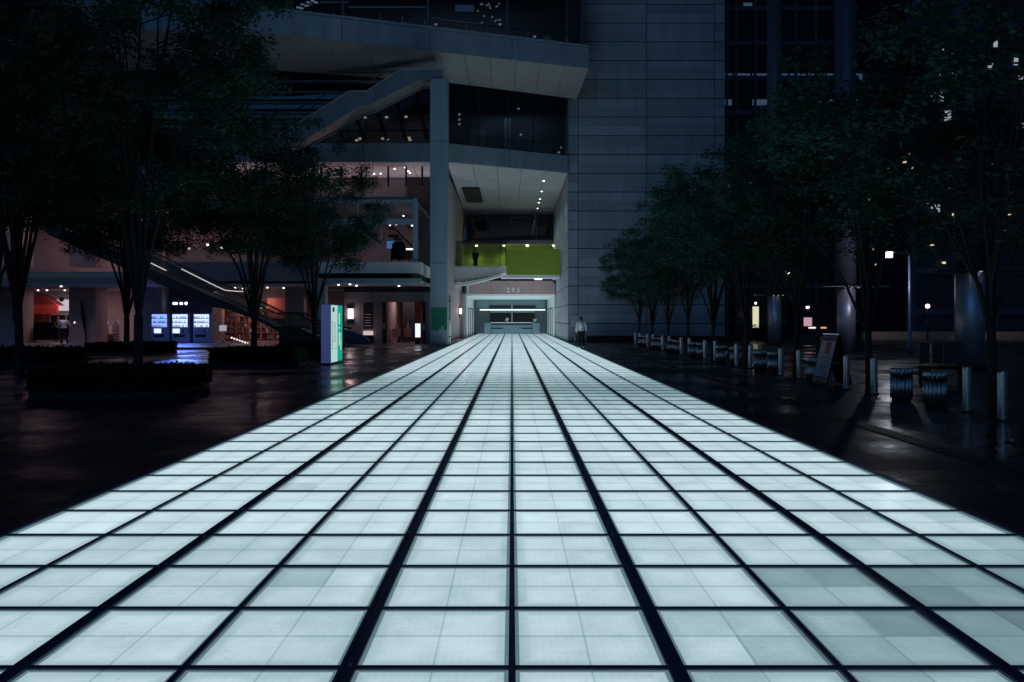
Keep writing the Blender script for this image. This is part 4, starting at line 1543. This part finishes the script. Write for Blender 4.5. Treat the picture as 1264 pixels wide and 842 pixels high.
def hedge(x0, x1, y0, y1, h, label, mat='hedgeleaf', n=3500, seed=1):
    t_ = thing('hedge', label, 'hedge', ((x0 + x1) / 2, (y0 + y1) / 2, 0), group=HG)
    hx, hy = (x1 - x0) / 2, (y1 - y0) / 2
    MB().box(-hx + .02, hx - .02, -hy + .02, hy - .02, -.05, .09).build('kerb', 'darkmetal', t_)
    cr = MB().box(-hx + .08, hx - .08, -hy + .08, hy - .08, .1, h - .07)
    q = random.Random(seed)
    for _ in range(n):
        r = q.random()
        if r < .45:
            p = Vector((q.uniform(-hx, hx), q.uniform(-hy, hy), h + q.gauss(0, .03) - .03))
        elif r < .8:
            p = Vector((q.uniform(-hx, hx), q.choice((-hy, hy)) + q.gauss(0, .03), q.uniform(.1, h)))
        else:
            p = Vector((q.choice((-hx, hx)) + q.gauss(0, .03), q.uniform(-hy, hy), q.uniform(.1, h)))
        d_ = Vector((q.gauss(0, 1), q.gauss(0, 1), q.gauss(.3, 1))).normalized()
        s_ = d_.orthogonal().normalized() * .035
        L = q.uniform(.05, .10)
        cr.add([p, p + d_ * L * .5 + s_, p + d_ * L, p + d_ * L * .5 - s_], [(0, 1, 2, 3)])
    cr.build('foliage', mat, t_)


hedge(-20, -15.7, 26.7, 29.6, .57, 'low dark hedge at the left edge of the picture', seed=1)
hedge(-19.2, -16.1, 35.8, 38.4, .5, 'low dark hedge in front of the building columns', seed=2)
hedge(-10.1, -7.15, 16.6, 18.9, .52, 'nearest low dark hedge around the biggest left tree', n=7000, seed=3)
hedge(-10.3, -7.85, 27.1, 29.3, .56, 'dark hedge left of the small hedge end coloured lamplit green', n=5000, seed=4)
hedge(-7.8, -7.45, 28.0, 29.0, .52, 'small hedge end coloured lamplit green beside the totem', 'hedgelit', 1500, 5)
hedge(-9.6, -7.5, 32.6, 35.4, .55, 'dark hedge behind the glowing totem', n=3000, seed=6)

# ------------------------------------------------------------------ bollards and drums on the right
BG, DG = 'slim steel bollards along the right side', 'steel drum seats along the right side'
words_ = ['first', 'second', 'third', 'fourth', 'fifth', 'sixth', 'seventh', 'eighth', 'ninth']
bproto = dproto = None
for k in range(9):
    yk = 13.2 + 4.45 * k
    for s_ in (0, 1):
        lab = 'slim round steel bollard, %s of the pair by the %s tree in the right row' % (('nearer', 'farther')[s_], words_[k])
        loc = (7.75 + .22 * s_ * (k == 0) - .1 * s_, yk + (-.6, .58)[s_], 0)
        if bproto is None:
            bproto = thing('bollard', lab, 'bollard', loc, 0, BG)
            MB().lathe([(.07, .02), (.07, .74), (.066, .77), (.05, .785), (.001, .788)], n=28, caps=False).build('post', 'steel', bproto)
            MB().lathe([(.10, -.012), (.10, .012), (.074, .02)], n=28).build('base', 'darkmetal', bproto)
        else:
            dup(bproto, loc, rnd.uniform(0, 6), lab, BG).rotation_euler[:2] = (rnd.gauss(0, .012), rnd.gauss(0, .012))
    for s_ in (0, 1):
        if k == 8:
            break
        if k == 1 and s_ == 0:                           # the sandwich board stands in this place
            continue
        lab = 'ribbed steel drum seat, %s of two between %s and %s right-row trees' % (('nearer', 'farther')[s_], words_[k], words_[k + 1])
        loc = (7.72 - .12 * s_, yk + (1.35, 2.35)[s_], 0)
        if dproto is None:
            dproto = thing('drum_seat', lab, 'drum seat', loc, 0, DG)
            m, m2 = MB(), MB()
            m.lathe([(.175, .06), (.175, .47)], n=32)
            m2.lathe([(.175, .515), (.175, .62), (.001, .625)], n=32, caps=False)
            for i in range(15):
                a = 2 * math.pi * i / 15
                c_, s2 = .172 * math.cos(a), .172 * math.sin(a)
                m.tube([(c_, s2, .06), (c_, s2, .47)], .033, 10)
                m2.tube([(c_, s2, .515), (c_, s2, .625), (c_ * .97, s2 * .97, .64)], [.033, .033, .02], 10)
            m.build('body', 'steel', dproto)
            m2.build('top_cap', 'steel', dproto)
            MB().lathe([(.196, .465), (.196, .52)], n=36).build('band', 'darkmetal', dproto)
            MB().lathe([(.17, -.012), (.17, .062)], n=36).build('plinth', 'darkmetal', dproto)
        else:
            dup(dproto, (loc[0] + rnd.gauss(0, .03), loc[1] + rnd.gauss(0, .06), 0), rnd.uniform(0, 6), lab, DG)

# ------------------------------------------------------------------ sandwich board
sb = thing('sandwich_board', 'tilted sandwich board sign with a pale poster beside the steel drums', 'sandwich board', (7.78, 19.4, 0), R(9))
hgt, spread = 1.22, .34
for s_ in (-1, 1):
    a = Vector((s_ * spread, 0, 0))
    bd_ = MB().hexa((s_ * spread, -.34, .02), (s_ * spread, .34, .02), (s_ * .03, .34, hgt), (s_ * .03, -.34, hgt), (s_ * -.025, 0, 0)).build('front_board' if s_ < 0 else 'back_board', 'darkmetal', sb)
    if s_ < 0:
        def bp(u, v, o=0.0):
            x = -spread + (spread - .03) * v
            return Vector((x - .006 - o, -.31 + .62 * u, .02 + (hgt - .02) * v))

        def strip(mb, u0, u1, v0, v1, o=0.):
            mb.hexa(bp(u1, v0, o), bp(u0, v0, o), bp(u0, v1, o), bp(u1, v1, o), (.004, 0, .001))
        m = MB()
        strip(m, 0, 1, .05, .96)
        m.build('poster', surf('poster_paper', (.62, .60, .66), .5, 0, .2, 6, 0), bd_)
        m = MB()
        strip(m, .25, .6, .62, .85, .006)
        m.build('picture', surf('poster_red', (.45, .13, .07), .5, 0, .5, 14, 0), bd_)
        m = MB()
        strip(m, .03, .97, .88, .95, .006)
        strip(m, .03, .97, .13, .16, .006)
        m.build('title_band', surf('poster_navy', (.05, .08, .2), .5), bd_)
        m = MB()
        strip(m, .03, .97, .055, .12, .006)
        m.build('colour_band', surf('poster_orange', (.5, .30, .12), .5, 0, .4, 20, 0), bd_)
        m = MB()
        q = random.Random(3)
        for k in range(9):
            v = .2 + .045 * k
            strip(m, .12, .12 + q.uniform(.4, .75), v, v + .014, .006)
        m.build('print', surf('poster_ink', (.08, .08, .16), .5), bd_)
MB().box(-.03, .03, -.35, .35, hgt + .002, hgt + .03).build('hinge', 'steel', sb)
m = MB()
for y in (-.345, .345):
    m.tube([(-spread * .55, y, .55), (spread * .55, y, .55)], .008, 6)
each(m, 'strut', 'steel', sb)

# ------------------------------------------------------------------ big round pillars, canopies
PG = 'big round metal pillars on the right'
for i, (px, Y, top, lab) in enumerate(((1197, 26, 14, 'nearest big round pillar at the right with a thin canopy blade'), (1044.5, 39, 20, 'middle big round pillar with a thin canopy blade'), (956, 51.5, 24, 'farthest big round pillar with a thin canopy blade'))):
    t_ = thing('round_pillar', lab, 'pillar', (ax(px, Y), Y, 0), group=PG)
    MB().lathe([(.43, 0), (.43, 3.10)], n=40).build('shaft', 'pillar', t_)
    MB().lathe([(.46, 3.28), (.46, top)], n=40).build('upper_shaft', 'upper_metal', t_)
    MB().lathe([(.40, 3.09), (.40, 3.29)], n=40).build('collar', 'darkmetal', t_)
    MB().lathe([(.52, -.012), (.52, .06)], n=40).build('base', 'darkmetal', t_)
    MB().box(-1.35, 1.9, -.55, .55, 3.15, 3.20).build('canopy', 'steel_dull', t_)
    m = MB()
    for x in (-.2, .1, .4):
        m.lathe([(.05, 3.11), (.05, 3.137)], (x, -.45, 0), 10)
    each(m, 'lamp_spot', 'win_cool', t_)

# ------------------------------------------------------------------ bench with back panels, lamp post, lit signs on the right
bn = thing('bench', 'dark bench with upright back panels behind the nearest drums', 'bench', (ax(1167, 19.5), 19.5, 0))
MB().box(-.5, .55, -.2, .35, .38, .45).build('seat', 'darkmetal', bn)
for (a, b_) in ((-.47, -.22), (-.15, .1), (.14, .55)):
    MB().box(a, b_, .3, .34, .50, 1.02).build('back_panel', surf('bench_panel', (.12, .13, .15), .5, .3, .2, 3, 0), bn)
for x in (-.48, .5):
    MB().box(x, x + .05, -.15, .34, -.012, .38).build('leg', 'darkmetal', bn)
bn2 = thing('bench', 'low grey bench panel seen between the sandwich board and far drums', 'bench', (ax(1002, 33), 33, 0))
MB().box(-.55, .5, -.25, .3, .40, .47).build('seat', 'darkmetal', bn2)
MB().box(-.5, .42, .26, .3, .5, .98).build('back_panel', surf('bench_panel2', (.12, .13, .15), .5, .3, .2, 3, 0), bn2)
for x in (-.52, .45):
    MB().box(x, x + .05, -.2, .3, -.012, .40).build('leg', 'darkmetal', bn2)
LX, LY = ax(1123, 36), 36.0
sl = thing('street_lamp', 'slim street lamp post with one lit white lantern on the right', 'street lamp', (LX, LY, 0))
MB().tube([(0, 0, -.012), (0, 0, .4), (0, 0, 4.6)], [.11, .08, .055], 12).build('post', surf('lamp_post', (.16, .20, .34), .4, .5, .1, 3, 0), sl)
MB().tube([(0, 0, 4.45), (-.5, 0, 4.62), (-.92, 0, 4.62)], .03, 8).build('arm', 'darkmetal', sl)
MB().box(-1.12, -.74, -.2, .2, 4.64, 4.72).build('lantern_cap', 'darkmetal', sl)
MB().box(-1.04, -.82, -.11, .11, 4.38, 4.635).build('lantern', glow('lantern_glow', (.90, .90, 1), 3), sl)
lamp('POINT', (LX - .93, LY, 4.1), 70, (.82, .85, 1), .18)
for (px, py, Y, lab) in ((972, 336.5, 60, 'small far lit lantern left of the middle pillar'), (1145, 378, 62, 'small far pinkish lit lantern right of the street lamp'), (997, 379, 75, 'small far white lit lantern above the pink lit kiosk')):
    p = at(px, py, Y)
    t_ = thing('far_lantern', lab, 'lantern', (p.x, Y, 0))
    MB().tube([(0, 0, 0), (0, 0, p.z - .15)], .05, 8).build('post', 'darkmetal', t_)
    MB().ball((0, 0, p.z), (.17, .17, .17), 10, 6).build('globe', glow('far_lantern_glow', (1, .86, .9), 3), t_)
ys = thing('light_box', 'tall pale yellow lit sign box left of the farthest pillar', 'lit sign', (ax(933.2, 60), 60, 0))
MB().box(-.21, .21, 0, .15, .95, 2.55).build('lit_face', 'yellowsign', ys)
MB().box(-.06, .06, .02, .12, 0, .9).build('post', 'darkmetal', ys)
MB().box(-.3, .3, -.02, .17, 2.625, 2.68).build('cap', 'darkmetal', ys)
MB().ball((0, .07, 2.8), .09, 10, 6).build('finial', 'lamp_white', ys)
sp = thing('sapling', 'small dark sapling standing in front of the lit sign box', 'sapling', (ax(938, 34), 34, 0))
MB().tube([(0, 0, 0), (-.02, 0, .3), (-.1, 0, .6), (-.05, 0, 1.05)], [.03, .025, .02, .01], 8).build('trunk', 'bark', sp)
m = MB()
q = random.Random(8)
for _ in range(26):
    leaf_quads(m, (q.gauss(-.03, .13), q.gauss(0, .13), q.uniform(.7, 1.35)), 14, .12, .05, .09, q)
m.build('crown', 'hedgeleaf', sp)
kb = thing('kiosk', 'far small kiosk with pink lit window and strip lamp on the right', 'kiosk', (ax(1000, 75), 75, 0))
MB().box(-1.2, 2.4, 0, 2.5, 0, 2.8).build('body', 'dark', kb)
MB().box(-.6, .15, -.06, -.003, .95, 1.75).build('window', glow('kiosk_pink', (1, .6, .68), .5), kb)
MB().box(-.15, .5, -.08, -.003, .72, .86).build('strip_lamp', glow('kiosk_white', (1, .9, .85), 1.2), kb)
MB().box(1.0, 1.5, -.08, -.003, .72, .86).build('red_lamp', glow('kiosk_red', (1, .35, .25), 1.0), kb)
MB().box(-1.35, 2.55, -.3, 2.6, 2.805, 2.95).build('roof', 'darkmetal', kb)
tag(MB().box(ax(1066, 62), ax(1290, 62), 62, 62.6, 0, .62).build('low_wall', surf('far_wall', (.22, .18, .16), .8, 0, .2, 1, .1, 20)), 'low far brownish garden wall behind the street lamp', 'low wall')
lamp('SPOT', (ax(1100, 60), 59.6, 2.6), 60, WARM, .1, aim=(ax(1100, 62), 62, .3), spot=R(130))
lamp('SPOT', (ax(1230, 60), 59.6, 2.6), 60, WARM, .1, aim=(ax(1230, 62), 62, .3), spot=R(130))

# ------------------------------------------------------------------ office blocks on the right
ob = thing('office_block', 'dark glass office block with tall metal fins right of the stone tower', 'building', (0, 92, 0))
OX0, OX1 = 21.0, 40.0
MB().box(OX0, OX1, 0, 30, 0, 75).build('glass_wall', 'officeglass', ob)
m = MB()
for px in (897, 908, 932, 982, 1006, 1030):
    x = ax(px, 91.8)
    m.box(x - .12, x + .12, -.45, -.003, 0, 75)
each(m, 'fin', 'officemetal', ob)
m = MB()
for px in (957, 1046):
    x = ax(px, 91.5)
    m.lathe([(.45 if px < 1000 else .7, 0), (.45 if px < 1000 else .7, 75)], (x, -.8, 0), 20)
each(m, 'round_column', 'officemetal', ob)
m = MB()
for k in range(18):
    z = 1.2 + k * 4.0
    m.box(OX0, OX1, -.12, -.003, z, z + .5)
m.build('spandrel', 'officemetal', ob)
q = random.Random(12)
m, m2 = MB(), MB()
for (py0, py1, full) in ((91, 100, 1), (123, 132, .8), (179, 184, .5)):
    z0, z1 = az(py1, 92), az(py0, 92)
    x = OX0 + .3
    while x < OX1 - 1:
        if q.random() < full:
            m.box(x, x + 1.9, -.06, -.002, z0 + (z1 - z0) * .2, z1)
        if q.random() < .3 * full and x > 30:
            m2.box(x + .2, x + .2 + q.uniform(.3, .8), -.09, -.065, z0 + (z1 - z0) * .4, z1 - .1)
        x += 2.15
p = at(923, 8, 92)
m.box(p.x - .5, p.x + .5, -.06, -.002, p.z - .4, p.z + .4)
each(m, 'dim_window', 'win_dim', ob)
each(m2, 'lit_window', 'win_cool', ob)
m = MB()
for (px, py) in ((899, 229), (903, 226), (914, 227), (918, 224), (926, 226), (967, 205), (960, 232), (972, 228), (984, 222), (990, 227)):
    p = at(px, py, 91)
    m.ball((p.x, -1, p.z), .16, 8, 6)
each(m, 'lamp', 'win_warm', ob)
ft = thing('far_tower', 'dark far office tower with scattered lit windows at the right edge', 'building', (0, 78, 0))
MB().box(40.5, 75, 4, 40, 0, 90).build('wall', surf('far_facade', (.035, .04, .055), .6, 0, .2, .3, 0), ft)
m = MB()
for k in range(20):
    m.box(40.5, 75, 3.8, 3.99, 2 + k * 4.2, 2.7 + k * 4.2)
for k in range(9):
    m.box(41 + k * 4.2, 41.5 + k * 4.2, 3.75, 3.99, 0, 90)
m.build('frame', 'officemetal', ft)
m, m3 = MB(), MB()
for (px, py, w_, h_) in ((1167, 67, 7, 13), (1178, 64, 6, 11), (1178, 90, 7, 9), (1166, 96, 5, 6), (1151, 121, 7, 13), (1161, 119, 7, 13), (1170, 143, 8, 13), (1178, 120, 5, 5), (1160, 94, 4, 4), (1223, 81, 6, 9), (1229, 54, 5, 8), (1255, 76, 6, 9), (1259, 96, 7, 5), (1262, 155, 7, 6), (1152, 256, 5, 3), (1157, 256, 6, 12), (1147, 251, 5, 3)):
    p = at(px, py, 81.7)
    hw, hh = w_ / F * 41, h_ / F * 41
    m.box(p.x - hw, p.x - hw * .1, 3.68, 3.74, p.z - hh, p.z + hh)
    m.box(p.x + hw * .1, p.x + hw, 3.68, 3.74, p.z - hh, p.z + hh)
each(m, 'lit_window', 'win_cool', ft)
q = random.Random(33)
for k in range(26):
    p = at(q.uniform(1075, 1262), q.uniform(150, 330), 81)
    m3.box(p.x - .14, p.x + .14, 3.5, 3.7, p.z - .1, p.z + .1)
each(m3, 'lamp', 'win_warm', ft)

# ------------------------------------------------------------------ people
def skin_union(parts, voxel, name, mat, parent, smooth=4):
    mb = MB()
    for p in parts:
        if p[0] == 'c':
            _, a, b_, r1, r2 = p
            a, b_ = Vector(a), Vector(b_)
            d_ = (b_ - a)
            L = d_.length
            dn = d_ / L
            pts, rd_ = [], []
            for k in range(5):
                t = -math.pi / 2 + k * math.pi / 8
                pts.append(a + dn * r1 * math.sin(t))
                rd_.append(max(.0008, r1 * math.cos(t)))
            for k in range(5):
                t = k * math.pi / 8
                pts.append(b_ + dn * r2 * math.sin(t))
                rd_.append(max(.0008, r2 * math.cos(t)))
            mb.tube(pts, rd_, 12)
        else:
            mb.ball(p[1], p[2], 16, 12)
    o = mb.build(name, mat)
    r = o.modifiers.new('remesh', 'REMESH')
    r.mode = 'VOXEL'
    r.voxel_size = voxel
    r.use_smooth_shade = True
    s_ = o.modifiers.new('smooth', 'SMOOTH')
    s_.iterations = smooth
    bpy.context.view_layer.update()
    me = bpy.data.meshes.new_from_object(o.evaluated_get(bpy.context.evaluated_depsgraph_get()))
    me.name = name
    old = o.data
    o.modifiers.clear()
    o.data = me
    bpy.data.meshes.remove(old)
    o.parent = parent
    return o


def hand(parts, wrist, direc, palmdir, r=1.):
    d_ = Vector(direc).normalized()
    s_ = Vector(palmdir).normalized()
    nrm = d_.cross(s_)
    wv = Vector(wrist)
    parts.append(('c', wv, wv + d_ * .085, .027, .030))
    for i, L in enumerate((.065, .075, .07, .055)):
        b_ = wv + d_ * .095 + s_ * (.027 - .018 * i)
        k = b_ + d_ * L * .55 + nrm * .008
        parts.append(('c', b_, k, .0095, .009))
        parts.append(('c', k, k + d_ * L * .42 + nrm * .02, .009, .008))
    tb = wv + d_ * .03 + s_ * .028
    parts.append(('c', tb, tb + d_ * .045 + s_ * .025, .012, .010))
    parts.append(('c', tb + d_ * .045 + s_ * .025, tb + d_ * .08 + s_ * .022, .010, .009))


def person(label, loc, rz, J, top_mat, sleeve, group=None, shoe='leather'):
    """J: joints with the figure facing +Y"""
    t_ = thing('person', label, 'person', loc, rz)
    V = {k: Vector(v) for k, v in J.items()}
    body = [('b', V['head'], (.076, .096, .115)), ('c', V['neck'], V['head'] - Vector((0, .0, .06)), .055, .05),
            ('c', V['head'] + Vector((0, .085, -.01)), V['head'] + Vector((0, .108, -.03)), .012, .016),
            ('c', V['head'] + Vector((-.035, .03, -.075)), V['head'] + Vector((.035, .03, -.075)), .05, .05),
            ('b', V['head'] + Vector((-.08, -.005, -.01)), (.012, .02, .032)), ('b', V['head'] + Vector((.08, -.005, -.01)), (.012, .02, .032)),
            ('c', V['pelvis'], V['chest'], .12, .14), ('c', V['chest'], V['neck'], .11, .06),
            ('c', V['sl'], V['sr'], .055, .055)]
    for s_ in 'lr':
        body += [('c', V['s' + s_], V['e' + s_], .05, .04), ('c', V['e' + s_], V['w' + s_], .04, .026),
                 ('c', V['h' + s_], V['k' + s_], .08, .052), ('c', V['k' + s_], V['a' + s_], .052, .036),
                 ('c', V['a' + s_] + Vector((0, -.03, -.03)), V['a' + s_] + Vector((0, .14, -.05)), .04, .032)]
        hd = (V['w' + s_] - V['e' + s_])
        hand(body, V['w' + s_], hd, Vector((0, 1, 0)) if abs(hd.normalized().y) < .7 else Vector((-1 if s_ == 'r' else 1, 0, 0)))
    skin_union(body, .0075, 'body', 'skin', t_)
    eyes = MB()
    for x in (-.03, .03):
        eyes.ball(V['head'] + Vector((x, .083, .008)), (.012, .008, .007), 8, 6)
    eyes.build('eyes', 'dark', t_)
    skin_union([('b', V['head'] + Vector((0, -.018, .028)), (.085, .098, .108)), ('b', V['head'] + Vector((0, -.045, -.03)), (.074, .065, .08))], .012, 'hair', 'hair', t_, 2)
    sh_ = [('c', V['pelvis'] + Vector((0, 0, .04)), V['chest'], .15, .172), ('c', V['chest'], V['neck'] - Vector((0, 0, .06)), .16, .085),
           ('c', V['sl'], V['sr'], .08, .08), ('c', V['pelvis'] + Vector((-.05, 0, .02)), V['pelvis'] + Vector((.05, 0, .02)), .145, .145)]
    for s_ in 'lr':
        sh_.append(('c', V['s' + s_], V['s' + s_].lerp(V['e' + s_], 1 if sleeve > .5 else .75), .078, .062))
        if sleeve > .5:
            sh_.append(('c', V['e' + s_], V['e' + s_].lerp(V['w' + s_], .92), .06, .045))
    skin_union(sh_, .014, 'shirt', top_mat, t_, 3)
    tr_ = [('c', V['hl'], V['hr'], .125, .125), ('c', V['pelvis'] - Vector((.05, 0, .0)), V['pelvis'] + Vector((.05, 0, .0)), .142, .142)]
    for s_ in 'lr':
        tr_ += [('c', V['h' + s_], V['k' + s_], .105, .078), ('c', V['k' + s_], V['a' + s_] + Vector((0, 0, .03)), .078, .064)]
    skin_union(tr_, .014, 'trousers', 'cloth_black', t_, 3)
    for s_ in 'lr':
        a = V['a' + s_]
        skin_union([('c', a + Vector((0, -.04, -.045)), a + Vector((0, .16, -.055)), .05, .042)], .012, 'shoe', shoe, t_, 2)
    return t_


W = dict(head=(0, .02, 1.61), neck=(0, 0, 1.45), chest=(0, 0, 1.28), pelvis=(0, 0, .95), sl=(-.19, 0, 1.40), sr=(.19, 0, 1.40),
         el=(-.26, -.05, 1.12), wl=(-.27, .02, .88), er=(.27, -.03, 1.12), wr=(.27, .10, .90),
         hl=(-.09, 0, .90), hr=(.09, 0, .90), kl=(-.09, .12, .50), al=(-.09, .05, .10), kr=(.09, .0, .49), ar=(.09, -.22, .13))
wk_p = person('person in a white shirt and black trousers walking away beside the tower', (ax(717.5, 43.7), 43.7, 0), R(4), W, 'cloth_white', 1, shoe='cloth_white')
bag = thing('briefcase', 'black bag hanging from the walking person\'s left hand', 'bag', (ax(717.5, 43.7) - .29, 43.72, .42))
MB().box(-.06, .06, -.2, .2, 0, .30).build('body', 'leather', bag)
MB().tube([(0, -.09, .29), (0, -.08, .38), (0, .08, .38), (0, .09, .29)], .012, 6).build('handle', 'leather', bag)
M2 = dict(head=(.01, .03, 1.60), neck=(0, 0, 1.44), chest=(0, 0, 1.27), pelvis=(0, 0, .95), sl=(-.2, 0, 1.38), sr=(.2, 0, 1.38),
          el=(-.30, .02, 1.12), wl=(-.26, .2, 1.02), er=(.30, .06, 1.12), wr=(.46, .22, 1.20),
          hl=(-.1, 0, .90), hr=(.1, 0, .90), kl=(-.14, .03, .50), al=(-.17, 0, .10), kr=(.14, .03, .50), ar=(.19, 0, .10))
person('person in a white shirt and black trousers standing with a raised phone at far left', (ax(79, 48.6), 48.6, .1), R(3), M2, 'cloth_white', 0)
ph = thing('phone', 'lit phone held up by the person standing at far left', 'phone', (ax(79, 48.6) + .47, 48.6 + .33, .1 + 1.24), 0)
MB().box(-.04, .04, -.005, .005, -.03, .12).build('body', 'darkmetal', ph)
MB().box(-.035, .035, -.008, -.0055, -.02, .11).build('screen', glow('phone_screen', (.9, .92, 1), 2), ph)
M3 = dict(W)
M3.update(kl=(-.09, .02, .5), al=(-.09, 0, .1), kr=(.09, .02, .5), ar=(.09, 0, .1), wl=(-.2, .12, .9), wr=(.2, .12, .9))
person('person in dark clothes standing on the footbridge behind its glass', (ax(587, 69.5), 69.5, 5.95), R(170), M3, 'cloth_black', 1)
